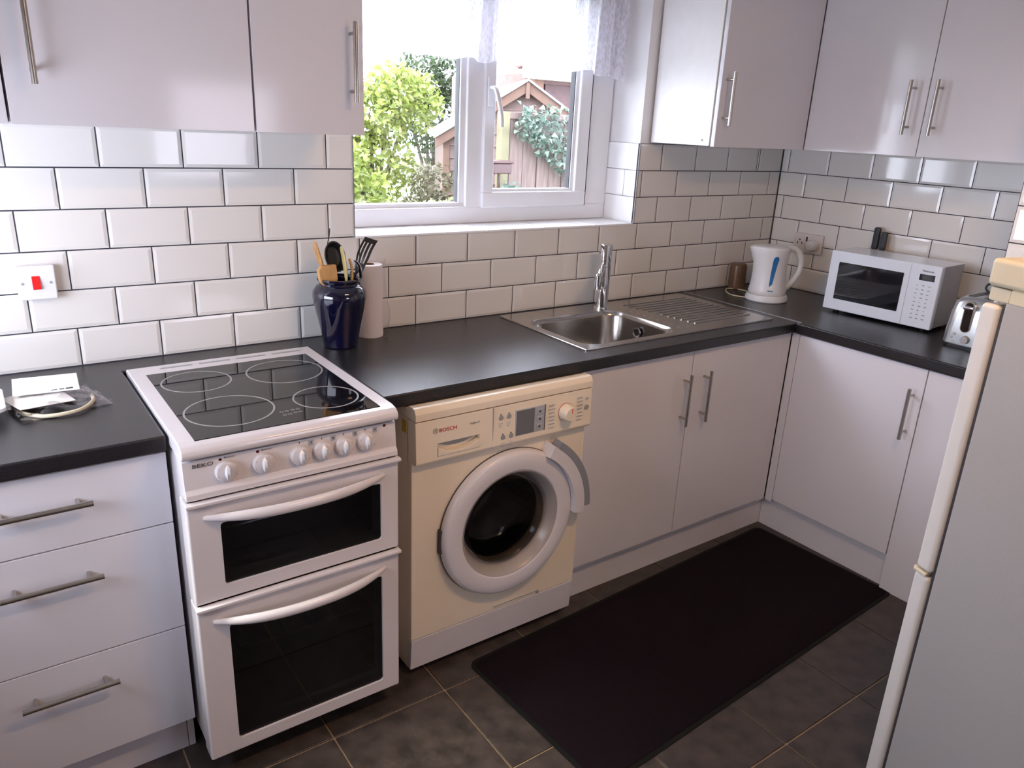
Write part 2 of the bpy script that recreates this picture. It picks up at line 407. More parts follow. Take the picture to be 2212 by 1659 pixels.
bm = B(); box(bm, WX0 + .07, -1.62, FY + .03, FY + .034, 1.262, WZ1 - .06); part('pane', bm, M_pane, w1)
bm = B()
SX0, SX1, SZ0 = -1.535, -1.035, 1.246
member(bm, SX0, SX0 + .048, SZ0 + .055, WZ1 - .095, FY - .013, FY + .05); member(bm, SX1 - .06, SX1, SZ0 + .055, WZ1 - .095, FY - .013, FY + .05)
member(bm, SX0, SX1, SZ0, SZ0 + .058, FY - .014, FY + .05); member(bm, SX0, SX1, WZ1 - .1, WZ1 - .04, FY - .014, FY + .05)
sash = part('sash', bm, M_upvc, w1)
bm = B()
member(bm, SX0 + .044, SX0 + .056, SZ0 + .066, WZ1 - .1, FY, FY + .03, .003); member(bm, SX1 - .075, SX1 - .057, SZ0 + .066, WZ1 - .1, FY, FY + .03, .003)
member(bm, SX0 + .04, SX1 - .057, SZ0 + .054, SZ0 + .068, FY + .001, FY + .03, .003)
part('glazing_bead', bm, M_upvc, sash)
bm = B(); box(bm, SX1 - .0785, SX1 - .0765, FY + .004, FY + .03, SZ0 + .066, WZ1 - .1); box(bm, SX1 + .0005, SX1 + .003, FY - .010, FY + .01, SZ0, WZ1 - .04); part('gasket', bm, M_gasket, sash)
bm = B(); box(bm, SX0 + .05, SX1 - .07, FY + .02, FY + .024, SZ0 + .06, WZ1 - .09); part('pane', bm, M_pane, sash)
bm = B(); box(bm, -1.527, -1.503, FY - .022, FY - .0135, 1.60, 1.70, .003)
hp = curve([(-1.515, FY - .02, 1.665), (-1.515, FY - .05, 1.66), (-1.505, FY - .058, 1.62), (-1.492, FY - .058, 1.57), (-1.49, FY - .058, 1.535)], 5)
tube(bm, hp, .009, 10, flat=.8); part('handle', bm, M_upvc, w1)

# net curtain
def curtain():
    bm = B(); nx_, nz_ = 260, 26; x0, x1 = WX0 + .01, WX1 - .012; ztop = 2.06
    g = []
    for i in range(nx_ + 1):
        u = i / nx_; x = x0 + (x1 - x0) * u
        ph = u * 2 * PI * 17 + 1.2 * math.sin(u * 9)
        hem = 1.738 + .012 * abs(math.sin(u * PI * 9)) - .03 * max(0, (u - .86) / .14)
        col = []
        for k in range(nz_ + 1):
            v = k / nz_; z = ztop + (hem - ztop) * v
            y = .105 + .016 * math.sin(ph + .6 * v) * (.5 + .5 * v) + .005 * math.sin(ph * 2.3 + v * 3)
            col.append(bm.verts.new((x + .004 * math.sin(ph * 1.3 + 2 * v), y, z)))
        g.append(col)
    for i in range(nx_):
        for k in range(nz_): bm.faces.new((g[i][k], g[i + 1][k], g[i + 1][k + 1], g[i][k + 1]))
    m = bpy.data.materials.new('net_curtain_lace'); m.use_nodes = True; t = m.node_tree; t.nodes.clear()
    o = t.nodes.new('ShaderNodeOutputMaterial'); mx = t.nodes.new('ShaderNodeMixShader'); tr = t.nodes.new('ShaderNodeBsdfTransparent')
    df = t.nodes.new('ShaderNodeBsdfDiffuse'); df.inputs[0].default_value = (.86, .84, .93, 1); tl = t.nodes.new('ShaderNodeBsdfTranslucent'); tl.inputs[0].default_value = (.88, .88, .95, 1)
    m2 = t.nodes.new('ShaderNodeMixShader'); m2.inputs[0].default_value = .55
    tc = t.nodes.new('ShaderNodeTexCoord'); mp = t.nodes.new('ShaderNodeMapping'); mp.inputs['Scale'].default_value = (1, 1, .35)
    vo = t.nodes.new('ShaderNodeTexVoronoi'); vo.inputs['Scale'].default_value = 160
    no = t.nodes.new('ShaderNodeTexNoise'); no.inputs['Scale'].default_value = 22
    ad = t.nodes.new('ShaderNodeMath'); ad.operation = 'MULTIPLY'
    rp = t.nodes.new('ShaderNodeMapRange'); rp.inputs['From Min'].default_value = .05; rp.inputs['From Max'].default_value = .35; rp.inputs['To Min'].default_value = .55; rp.inputs['To Max'].default_value = .85
    t.links.new(tc.outputs['Object'], mp.inputs[0]); t.links.new(mp.outputs[0], vo.inputs['Vector']); t.links.new(mp.outputs[0], no.inputs['Vector'])
    t.links.new(vo.outputs['Distance'], ad.inputs[0]); t.links.new(no.outputs['Fac'], ad.inputs[1]); t.links.new(ad.outputs[0], rp.inputs['Value']); t.links.new(rp.outputs[0], mx.inputs[0])
    t.links.new(df.outputs[0], m2.inputs[1]); t.links.new(tl.outputs[0], m2.inputs[2]); t.links.new(tr.outputs[0], mx.inputs[1]); t.links.new(m2.outputs[0], mx.inputs[2]); t.links.new(mx.outputs[0], o.inputs[0])
    root = thing('net_curtain', 'short white lace net curtain with scalloped hem hanging across the window', 'curtain', (-1.51, .105, 2.06))
    part('lace', bm, m, root)
    bm = B(); cyl(bm, (WX0 - .004, .105, 2.066), (WX1 + .004, .105, 2.066), .006); part('rod', bm, M_white, root)
curtain()

# ================================================================ CABINETS
def upper(name, label, x0, x1, hx, hz=(1.580, 1.766), side=False):
    t = thing(name, label, 'cabinet', (x0, -.15, 1.503), group=None)
    bm = B(); box(bm, x0, x1, -.297, -.001, 1.503, 2.22, .001, 1); part('body', bm, M_carc, t)
    bm = B(); box(bm, x0 + .0015, x1 - .0015, -.32, -.3005, 1.501, 2.218, .0012, 2); d = part('door', bm, M_door, t)
    bar_handle(d, (hx, -.32, hz[0]), (hx, -.32, hz[1]), (0, -1, 0))
    return t
upper('wall_cabinet', 'white gloss wall cabinet cut off by the left edge of the photo', -3.504, -3.006, -3.06)
upper('wall_cabinet', 'white gloss wall cabinet with its handle at the top left of the photo', -3.004, -2.507, -2.953)
upper('wall_cabinet', 'narrow white gloss wall cabinet touching the left side of the window', -2.505, -2.222, -2.259)
t = thing('wall_cabinet', 'white gloss corner wall cabinet just right of the window with bright side panel', 'cabinet', (-.86, -.15, 1.503))
bm = B(); box(bm, -.86, -.003, -.297, -.003, 1.503, 2.22, .001, 1); part('body', bm, M_carc, t)
bm = B(); box(bm, -.858, -.3225, -.32, -.303, 1.501, 2.218, .0012, 2); d = part('door', bm, M_door, t)
bar_handle(d, (-.832, -.32, 1.575), (-.832, -.32, 1.755), (0, -1, 0))
bm = B(); cyl(bm, (-.861, -.262, 1.522), (-.866, -.262, 1.522), .004, seg=12); part('screw_cap', bm, M_white, t)
t = thing('wall_cabinet', 'wide double-door white gloss wall cabinet above kettle and microwave', 'cabinet', (-.15, -.8, 1.503))
bm = B(); box(bm, -.297, -.003, -1.283, -.303, 1.503, 2.22, .001, 1); part('body', bm, M_carc, t)
for y0, y1, hy in ((-.776, -.3225, -.728), (-1.262, -.779, -.822)):
    bm = B(); box(bm, -.32, -.3005, y0, y1, 1.501, 2.218, .0012, 2); d = part('door', bm, M_door, t)
    bar_handle(d, (-.32, hy, 1.573), (-.32, hy, 1.754), (-1, 0, 0))
bm = B(); box(bm, -.32, -.30, -1.284, -1.264, 1.501, 2.218, .001); part('end_panel', bm, M_door, t)

# drawer unit
t = thing('drawer_unit', 'white gloss three-drawer base unit left of the cooker', 'cabinet', (-3.075, -.3, 0))
bm = B(); box(bm, -3.325, -2.827, -.558, -.01, .105, .841, .001, 1); part('body', bm, M_carc, t)
for z0, z1, hz in ((.663, .835, .765), (.385, .660, .590), (.110, .382, .314)):
    bm = B(); box(bm, -3.3235, -2.8285, -.58, -.5605, z0, z1, .0016, 2); d = part('drawer', bm, M_door, t)
    bar_handle(d, (-3.170, -.58, hz), (-2.982, -.58, hz), (0, -1, 0), stand=.032)
bm = B(); box(bm, -3.325, -2.845, -.545, -.530, 0, .106, .001); box(bm, -2.8435, -2.828, -.545, -.02, 0, .1045, .001); part('plinth', bm, M_door, t)
# base unit beyond the drawers (goes out of frame at the left)
t = thing('base_cabinet', 'white base cabinet at the far left, just outside the photo edge', 'cabinet', (-3.46, -.3, 0))
bm = B(); box(bm, -3.595, -3.328, -.558, -.01, .105, .841, .001, 1); part('body', bm, M_carc, t)
bm = B(); box(bm, -3.593, -3.329, -.58, -.5605, .110, .835, .0016, 2); part('door', bm, M_door, t)
bm = B(); box(bm, -3.595, -3.328, -.545, -.53, 0, .106, .001); part('plinth', bm, M_door, t)
# sink cabinet
t = thing('base_cabinet', 'white double-door base cabinet under the sink', 'cabinet', (-1.13, -.3, 0))
bm = B(); box(bm, -1.632, -1.614, -.558, -.01, .105, .841); box(bm, -1.614, -.58, -.558, -.01, .105, .123); box(bm, -1.614, -.58, -.03, -.01, .123, .841); box(bm, -.60, -.58, -.558, -.03, .123, .841); part('body', bm, M_carc, t)
for x0, x1, hx in ((-1.630, -1.1305, -1.164), (-1.1275, -.628, -1.062)):
    bm = B(); box(bm, x0, x1, -.58, -.5605, .132, .838, .0015, 2); d = part('door', bm, M_door, t)
    bar_handle(d, (hx, -.58, .575), (hx, -.58, .763), (0, -1, 0), stand=.032)
bm = B(); box(bm, -.626, -.5788, -.578, -.56, .125, .838, .001); part('corner_post', bm, M_door, t)
bm = B(); box(bm, -1.632, -.545, -.555, -.54, 0, .105, .001); part('plinth', bm, M_door, t)
# right run cabinet
t = thing('base_cabinet', 'white single-door base cabinet below the microwave, beside the corner', 'cabinet', (-.3, -.9, 0))
bm = B(); box(bm, -.558, -.01, -1.283, -.60, .105, .841, .001, 1); part('body', bm, M_carc, t)
bm = B(); box(bm, -.58, -.5605, -1.106, -.617, .138, .838, .0015, 2); d = part('door', bm, M_door, t)
bar_handle(d, (-.58, -1.076, .585), (-.58, -1.076, .768), (-1, 0, 0), stand=.032)
bm = B(); box(bm, -.578, -.5605, -.6145, -.582, .125, .838, .001); part('corner_post', bm, M_door, t)
bm = B(); box(bm, -.58, -.5605, -1.285, -1.1095, 0, .838, .0012); part('end_panel', bm, M_door, t)
bm = B(); box(bm, -.556, -.541, -1.108, -.557, 0, .118, .001); part('plinth', bm, M_door, t)

# worktops
t = thing('worktop', 'long dark grey laminate worktop along the window wall, cut out for the cooker', 'worktop', (-2, -.3, .842))
bm = B(); prism(bm, [(-3.595, -.002), (-3.595, -.6), (-2.828, -.6), (-2.828, -.098), (-2.316, -.098), (-2.316, -.6), (-.568, -.6), (-.568, -.002)], 'z', .843, .88, .005, 3)
c = B(); prism(c, rrect(-1.545, -1.105, -.495, -.135, .05), 'z', .8, .95)
part('slab', booldiff(bm, [c]), M_top, t, ang=50)
t = thing('worktop', 'dark grey laminate worktop under kettle, microwave and toaster', 'worktop', (-.28, -.6, .842))
bm = B(); prism(bm, [(-.560, -.003), (-.560, -.6), (-.592, -.6), (-.592, -1.286), (-.004, -1.286), (-.004, -.003)], 'z', .842, .88, .005, 3); part('slab', bm, M_top, t, ang=50)
bm = B(); box(bm, -.5665, -.5615, -.603, -.004, .8425, .8815, .0006, 1); box(bm, -.590, -.5665, -.604, -.6005, .842, .880, .0005, 1)
part('joint_strip', bm, M_alu, t)

# ================================================================ SINK AND TAP
t = thing('sink', 'stainless steel inset sink with ribbed drainer below the window', 'sink', (-1.1, -.27, .88))
SXa, SXb, SYa, SYb = -1.572, -.622, -.522, -.028
def z(l, h): return [(x, y, h) for x, y in l]
bm = B(); n = 8
out = rrect(SXa, SXb, SYa, SYb, .012, n); out2 = rrect(SXa + .004, SXb - .004, SYa + .004, SYb - .004, .012, n)
prism(bm, out, 'z', .880, .8830)
loft(bm, [z(out, .8830), z(out2, .8850)], False, True)
c = B(); prism(c, rrect(-1.54, -1.11, -.49, -.14, .06, n), 'z', .86, .90)
part('rim_plate', booldiff(bm, [c]), M_sink, t, ang=50)
bm = B()   # basin: inner and outer skin
def lp(o, r, h): return z(rrect(-1.54 + o, -1.11 - o, -.49 + o, -.14 - o, r, n), h)
loft(bm, [lp(0, .06, .885), lp(.006, .062, .880), lp(.012, .062, .868), lp(.022, .07, .745), lp(.035, .075, .728), lp(.06, .08, .722), lp(.062, .08, .7205), lp(.032, .075, .7265), lp(.019, .07, .744), lp(.009, .062, .868), lp(-.000, .06, .8845)], False, False)
bm2 = B(); loft(bm2, [lp(.06, .08, .722), lp(.1, .06, .7205)], True, True); join(bm, bm2)
basin = part('basin', bm, M_sink, t, ang=60)
bm = B(); lathe(bm, [(0, 0), (.038, 0), (.041, .002), (.043, .0005)], (-1.33, -.31, .7216)); part('drain', bm, M_chrome, basin)
bm = B(); lathe(bm, [(.012, 0), (.019, 0), (.020, .003), (.013, .004)], (-1.1325, -.30, .835), axis='x', seg=24, closed=True); part('overflow_ring', bm, M_chrome, basin)
bm = B(); lathe(bm, [(0, 0), (.012, 0), (.012, .0015), (0, .0015)], (-1.1325, -.30, .835), axis='x', seg=20); part('overflow_hole', bm, M_black, basin)
for i in range(12):
    y = -.105 - i * .030
    bm = B(); box(bm, -1.02 + .004 * i, -.665, y - .0045, y + .0045, .8843, .8880, .0018, 2); part('drainer_rib', bm, M_sink, t)
for i, (x, y) in enumerate([(-1.075, -.20), (-1.072, -.235), (-1.07, -.27), (-1.07, -.305), (-1.07, -.34), (-1.07, -.375), (-1.072, -.41), (-1.06, -.44), (-1.085, -.455), (-1.04, -.462)]):
    bm = B(); lathe(bm, [(0, .0018), (.004, .0015), (.0075, 0)], (x, y, .885), seg=12); part('drain_stud', bm, M_chrome, t)
t = thing('mixer_tap', 'chrome mono mixer tap standing behind the sink basin', 'tap', (-1.142, -.105, .885))
bm = B(); lathe(bm, [(0, 0), (.030, 0), (.030, .004), (.026, .007), (.024, .009), (.024, .185), (.0235, .188), (.0245, .191), (.0245, .245), (.022, .249), (0, .250)], (0, 0, 0), seg=36); part('body', bm, M_chrome, t, local=True)
bm = B(); dx, dy = -.80, -.60
pp = [(0, 0, .165), (dx * .03, dy * .03, .166), (dx * .055, dy * .055, .16), (dx * .085, dy * .085, .145), (dx * .105, dy * .105, .128)]
tube(bm, curve(pp, 5), .012, 16); part('spout', bm, M_chrome, t, local=True)
bm = B(); e0 = Vector((dx * .103, dy * .103, .146)); cyl(bm, e0, e0 + Vector((0, 0, -.052)), .0155, .0135, 20)
lathe(bm, [(0, .010), (.010, .008), (.0155, 0)], (e0.x, e0.y, e0.z), seg=20); part('aerator', bm, M_chrome, t, local=True)
bm = B(); tube(bm, [(-.018, -.010, .236), (-.034, -.018, .243), (-.044, -.024, .246)], .0045, 10); part('lever', bm, M_chrome, t, local=True)

# ================================================================ COOKER
ck = thing('cooker', 'white freestanding electric cooker with black ceramic hob and two ovens', 'cooker', (-2.572, -.4, 0))
CX0, CX1 = -2.822, -2.324
bm = B(); box(bm, CX0 + .004, CX1 - .004, -.64, -.11, .06, .845, .004, 2)
c = B(); box(c, CX0 + .04, CX1 - .04, -.9, -.2, .52, .715); c2 = B(); box(c2, CX0 + .04, CX1 - .04, -.9, -.2, .09, .475)
part('body', booldiff(bm, [c, c2]), M_enam, ck)
bm = B(); box(bm, CX0 + .03, CX1 - .03, -.60, -.14, 0.0, .062, .002, 1); part('plinth', bm, M_black, ck)
bm = B()
prism(bm, [(-.108, .842), (-.108, .883), (-.113, .888), (-.668, .888), (-.690, .884), (-.701, .876), (-.704, .866), (-.701, .857), (-.692, .8535), (-.64, .8535)], 'x', CX0, CX1, .003, 2)
c = B(); box(c, -2.787, -2.358, -.675, -.183, .8835, .95)
top = part('hob_surround', booldiff(bm, [c]), M_enam, ck, ang=50)
bm = B(); box(bm, -2.7865, -2.3585, -.6745, -.1835, .8838, .8882, .0006, 1); hob = part('hob_glass', bm, M_hob, ck)
for cx, cy, r in ((-2.688, -.292, .083), (-2.466, -.312, .098), (-2.674, -.533, .099), (-2.447, -.552, .078)):
    bm = B(); lathe(bm, [(r - .0022, 0), (r + .0022, 0), (r + .0022, .0003), (r - .0022, .0003)], (cx, cy, .8882), seg=64, closed=True); part('cooking_ring', bm, M_ring, hob)
bm = B()
for k, (x, y) in enumerate([(-2.575, -.600), (-2.563, -.600), (-2.575, -.622), (-2.563, -.622), (-2.548, -.598), (-2.536, -.598), (-2.548, -.618), (-2.536, -.618)]):
    lathe(bm, [(.0032, 0), (.0044, 0), (.0044, .0003), (.0032, .0003)], (x, y, .8882), seg=16, closed=True)
part('heat_indicator_print', bm, M_ring, hob)
for x0 in (-2.745, -2.645, -2.545, -2.445):
    bm = B(); box(bm, x0, x0 + .082, -.150, -.140, .888, .8887, .0002, 1); part('vent_slot', bm, M_btn, top)
# control panel
def py(zz): return -.686 - (.85 - zz) * .05
bm = B(); prism(bm, [(-.64, .848), (-.688, .848), (-.694, .785), (-.701, .775), (-.701, .762), (-.64, .760)], 'x', CX0 + .002, CX1 - .002, .002, 2); panel = part('control_panel', bm, M_enam, ck)
for i, (x, r) in enumerate(((-2.732, .025), (-2.652, .0245), (-2.568, .024), (-2.515, .0235), (-2.462, .0235), (-2.407, .0235))):
    yy = -.6905; zc = .813
    bm = B(); lathe(bm, [(0, 0), (r, 0), (r, .006), (r - .002, .011), (r - .006, .013), (0, .0135)], (x, yy, zc), axis='y', seg=32)
    kn = part('knob', bm, M_enam, ck)
    bm = B(); zs = [(-.017 + .034 * k / 10) for k in range(11)]
    loft(bm, [[(x + (.0060 * math.sin(PI * (k + .4) / 10.8) ** .8 + .0008) * s1, yy - .0125 - (.011 * math.sin(PI * min(1, (k + .6) / 11)) if lvl else 0), zc + zs[k]) for s1, lvl in ((-1, 0), (-.6, 1), (.6, 1), (1, 0))] for k in range(11)])
    part('grip', bm, M_white, kn)
    bm = B(); box(bm, x + .002, x + .005, yy - .0245, yy - .020, zc - .004, zc + .012, .0008, 1); part('pointer', bm, M_silverp, kn)
    bm = B(); box(bm, x - .0006, x + .0006, yy + .001, yy - .0009 + .001, zc + r + .003, zc + r + .008); part('dial_mark', bm, M_printd, ck)
    bm = B()
    for a in (150, 200, 250, 290, 340, 30):
        aa = math.radians(a); box(bm, x + math.cos(aa) * (r - .0045) - .0006, x + math.cos(aa) * (r - .0045) + .0006, yy - .0128, yy - .0122, zc + math.sin(aa) * (r - .0045) - .0014, zc + math.sin(aa) * (r - .0045) + .0014)
    part('dial_print', bm, M_printg, kn)
for x, zz in ((-2.742, .8445), (-2.662, .8455), (-2.356, .8475)):
    zz -= .005; bm = B(); lathe(bm, [(0, 0), (.0042, 0), (.0038, .002), (0, .0028)], (x, -.6868, zz), axis='y', seg=16); part('indicator_lamp', bm, M_darkred, ck)
for x in (-2.541, -2.488, -2.433, -2.382):
    bm = B(); box(bm, x - .0055, x + .0055, -.6915, -.6885, .832, .843); part('hotplate_symbol', bm, M_silverp, ck)
    bm = B(); box(bm, x - .001, x + .001, -.6920, -.6905, .836, .841); part('hotplate_symbol_dot', bm, M_printd, ck)
text('brand_lettering', 'BEKO', .0125, (-2.779, -.6915, .8365), RX, M_printd, ck, sx=1.35, font_spacing=1.05)
for x0, x1, zz in ((-2.735, -2.712, .8450), (-2.655, -2.635, .8455)):
    bm = B(); 
    for k in range(6): box(bm, x0 + k * .004, x0 + k * .004 + .0025, -.6905, -.6887, zz - .0035, zz - .0015)
    part('small_print', bm, M_printg, ck)
# oven doors
def oven(z0, z1, wz0, wz1, hz, bulge, rackz):
    bm = B(); box(bm, CX0 - .002, CX1 + .001, -.700, -.646, z0, z1, .006, 3)
    c = B(); prism(c, rrect(-2.756, -2.371, wz0, wz1, .008, 4), 'y', -.8, -.6)
    d = part('oven_door', booldiff(bm, [c]), M_enam, ck, ang=40)
    bm = B(); box(bm, -2.7555, -2.3715, -.694, -.690, wz0 + .0005, wz1 - .0005); part('pane', bm, M_ovenglass, d)
    bm = B(); box(bm, CX0 + .041, CX1 - .041, -.63, -.205, wz0 - .02, wz1 + .01)
    for f in [f for f in bm.faces if f.normal.y < -.9]: bm.faces.remove(f)
    part('oven_cavity', bm, M_blackg, ck, smooth=False)
    bm = B(); cyl(bm, (-2.73, -.625, rackz), (-2.40, -.625, rackz), .003, seg=8)
    for k in range(14): cyl(bm, (-2.72 + k * .024, -.622, rackz), (-2.72 + k * .024, -.25, rackz), .0012, seg=6)
    cyl(bm, (-2.73, -.25, rackz), (-2.40, -.25, rackz), .0025, seg=8)
    part('oven_rack', bm, M_chrome, ck)
    bm = B(); pts = []; rs = []
    for k in range(25):
        u = -1 + 2 * k / 24; pts.append((-2.576 + u * .213, -.698 - bulge * (1 - abs(u) ** 2.4), hz - .002 * (1 - u * u))); rs.append(.0105 - .006 * abs(u) ** 4)
    tube(bm, pts, .01, 12, rs, flat=1.25); part('handle', bm, M_enam, d)
    return d
da = oven(.503, .757, .539, .696, .716, .040, .64)
db = oven(.068, .498, .104, .432, .452, .048, .30)
for dd, zt in ((da, .757), (db, .498)):
    bm = B(); prism(bm, [(-.66, zt - .006), (-.700, zt - .012), (-.712, zt - .008), (-.712, zt), (-.66, zt)], 'x', CX0 - .003, CX1 + .003, .002, 2); part('door_lip', bm, M_enam, dd)

# ================================================================ WASHING MACHINE
wm = thing('washing_machine', 'white front-loading washing machine under the worktop, right of the cooker', 'washing machine', (-1.95, -.34, 0))
X0, X1 = -2.247, -1.648; DX, DZ, DR = -1.930, .432, .232
bm = B()
# front skin with the round hole
N = 64; sq = []; ci = []
for i in range(N):
    a = 2 * PI * i / N + PI / 4; ca, sa = math.cos(a), math.sin(a)
    hx = (X1 - DX) if ca > 0 else (DX - X0); hz = (.69 - DZ) if sa > 0 else (DZ - .13)
    k = min(hx / abs(ca) if abs(ca) > 1e-6 else 9, hz / abs(sa) if abs(sa) > 1e-6 else 9)
    sq.append((DX + ca * k, DZ + sa * k)); ci.append((DX + ca * .165, DZ + sa * .165))
for cxn, czn in ((X0, .69), (X1, .69), (X0, .13), (X1, .13)):
    j = min(range(N), key=lambda q: (sq[q][0] - cxn) ** 2 + (sq[q][1] - czn) ** 2); sq[j] = (cxn, czn)
loft(bm, [[(x, -.625, zz) for x, zz in sq], [(x, -.625, zz) for x, zz in ci], [(x, -.60, zz) for x, zz in ci]], False, False)
part('front_panel', bm, M_wash, wm)
bm = B(); box(bm, X0, X0 + .02, -.61, -.06, .02, .812, .006, 2); box(bm, X1 - .02, X1, -.61, -.06, .02, .812, .006, 2); box(bm, X0, X1, -.08, -.06, .02, .80); box(bm, X0 + .002, X1 - .002, -.59, -.06, .02, .05, .002, 1)
box(bm, X0, X0 + .012, -.626, -.60, .13, .69, .003, 2); box(bm, X1 - .012, X1, -.626, -.60, .13, .69, .003, 2)
body = part('body', bm, M_wash, wm)
bm = B(); box(bm, X0 - .0015, X0 + .001, -.50, -.08, .08, .74, .001, 1); part('side_pressing', bm, M_wash, body)
bm = B(); prism(bm, [(-.64, .812), (-.647, .8125), (-.6465, .832), (-.638, .846), (-.628, .8475), (-.607, .8465), (-.603, .838), (-.05, .838), (-.05, .812)], 'x', X0, X1, .002, 2); part('lid', bm, M_wash, wm)
bm = B(); prism(bm, [(-.60, .688), (-.646, .688), (-.650, .695), (-.645, .8095), (-.60, .8095)], 'x', X0, X1, .002, 2)
fas = booldiff(bm, [])
cpk = B(); box(cpk, -2.183, -2.050, -.70, -.630, .705, .742)
fascia = part('control_panel', booldiff(fas, [cpk]), M_wash, wm)
bm = B(); prism(bm, [(-2.182, .743), (-2.051, .743), (-2.060, .733), (-2.09, .724), (-2.117, .722), (-2.145, .724), (-2.175, .733)], 'y', -.6315, -.630); part('drawer_pocket', bm, M_btn, fascia)
bm = B(); prism(bm, [(-2.182, .7055), (-2.051, .7055), (-2.051, .729), (-2.085, .716), (-2.117, .713), (-2.150, .716), (-2.182, .729)], 'y', -.652, -.632, .002, 2); part('drawer_lip', bm, M_wash, fascia)
bm = B(); box(bm, -2.0075, -2.006, -.6492, -.64, .69, .809); part('drawer_seam', bm, M_printg, fascia)
def fy(zz): return -.650 + (zz - .695) / .1145 * .005 - .0004
text('brand_lettering', 'BOSCH', .0150, (-2.150, fy(.777) - .0003, .777), RX, M_printr, wm, sx=1.12)
bm = B(); lathe(bm, [(.0062, 0), (.0078, 0), (.0078, .0006), (.0062, .0006)], (-2.188, fy(.778), .778), axis='y', seg=24, closed=True)
box(bm, -2.1905, -2.1893, fy(.778) - .0006, fy(.778), .7735, .7825); box(bm, -2.1867, -2.1855, fy(.778) - .0006, fy(.778), .7735, .7825); box(bm, -2.1893, -2.1867, fy(.778) - .0006, fy(.778), .7773, .7787)
part('brand_emblem', bm, M_printg, wm)
text('model_lettering', 'Logixx 8', .0085, (-2.066, fy(.779) - .0003, .779), RX, M_printg, wm)
for x, zz in ((-1.980, .776), (-1.953, .776), (-1.973, .717), (-1.945, .717)):
    bm = B(); lathe(bm, [(0, 0), (.0075, 0), (.007, .002), (0, .0025)], (x, fy(zz), zz), axis='y', seg=20); b = part('button', bm, M_btn, wm)
    bm = B(); lathe(bm, [(0, 0), (.002, 0), (.002, .0006), (0, .0006)], (x - .001, fy(zz) - .0002, zz + .0095), axis='y', seg=10); part('button_print', bm, M_printd, wm)
    bm = B()
    for k in range(3): box(bm, x - .008, x + .006 - .002 * k, fy(zz - .02) - .0004, fy(zz - .02), zz - .018 - .005 * k, zz - .0165 - .005 * k)
    part('button_print', bm, M_silverp, wm)
bm = B(); box(bm, -1.931, -1.8285, -.6508, -.640, .711, .789, .001, 1); disp = part('display_panel', bm, M_silverp, wm)
bm = B(); box(bm, -1.929, -1.866, -.6516, -.6505, .713, .787, .0003, 1); part('display_screen', bm, M_lcd, disp)
for zz in (.773, .750, .727):
    bm = B(); box(bm, -1.858, -1.836, -.6530, -.6505, zz - .008, zz + .008, .001, 1); bb = part('display_button', bm, M_silverp, disp)
    bm = B(); box(bm, -1.851, -1.845, -.6536, -.6529, zz - .003, zz + .003); part('button_mark', bm, M_printd, disp)
bm = B(); box(bm, -1.8285, -1.8265, -.6512, -.645, .711, .789); part('display_edge', bm, M_printd, disp)
bm = B(); lathe(bm, [(0, 0), (.026, 0), (.026, .006), (.024, .010), (.0225, .026), (.020, .030), (0, .031)], (-1.749, fy(.752), .752), axis='y', seg=36); kn = part('program_knob', bm, M_wash, wm)
bm = B(); box(bm, -1.7495, -1.7482, fy(.752) - .0318, fy(.752) - .0305, .756, .772); part('pointer', bm, M_red, kn)
bm = B(); lathe(bm, [(.0262, 0), (.0270, 0), (.0270, .0008), (.0262, .0008)], (-1.749, fy(.752), .752), axis='y', seg=36, closed=True); part('knob_ring', bm, M_printr, kn)
bm = B()
for k in range(7):
    box(bm, -1.812, -1.793 + .002 * (k % 2), -.6510, -.6480, .781 - .0115 * k, .7832 - .0115 * k)
    box(bm, -1.706, -1.688 + .002 * (k % 3), -.6510, -.6480, .786 - .0115 * k, .7882 - .0115 * k)
    if k < 2: box(bm, -1.672, -1.663, -.6500, -.6460, .782 - .0045 * k, .7835 - .0045 * k)
part('program_print', bm, M_silverp, wm, kind='stuff')
bm = B(); lathe(bm, [(0, 0), (.0085, 0), (.008, .002), (0, .0025)], (-1.668, fy(.752), .752), axis='y', seg=24); part('start_button', bm, M_btn, wm)
# kick panel
bm = B(); prism(bm, [(-.60, .128), (-.627, .128), (-.620, .024), (-.60, .024)], 'x', X0, X1, .003, 2); kp = part('kick_panel', bm, M_washdoor, wm)  # cooler colour than the body stands in for cool light on it
bm = B(); box(bm, -1.965, -1.800, -.6275, -.620, .140, .1412); box(bm, -1.80, -1.79, -.629, -.620, .130, .142, .001, 1); part('filter_flap_edge', bm, M_btn, kp)
bm = B()
for x, y in ((X0 + .04, -.56), (X1 - .04, -.56), (X0 + .04, -.12), (X1 - .04, -.12)): cyl(bm, (x, y, 0), (x, y, .024), .02, .016, 16)
part('foot', bm, M_black, wm)
bm = B(); box(bm, X0 - .0012, X0 + .001, -.596, -.572, .765, .800, .0004, 1); part('energy_sticker', bm, mat('yellow_label', (.55, .38, .03), .5, noise=.05), wm)
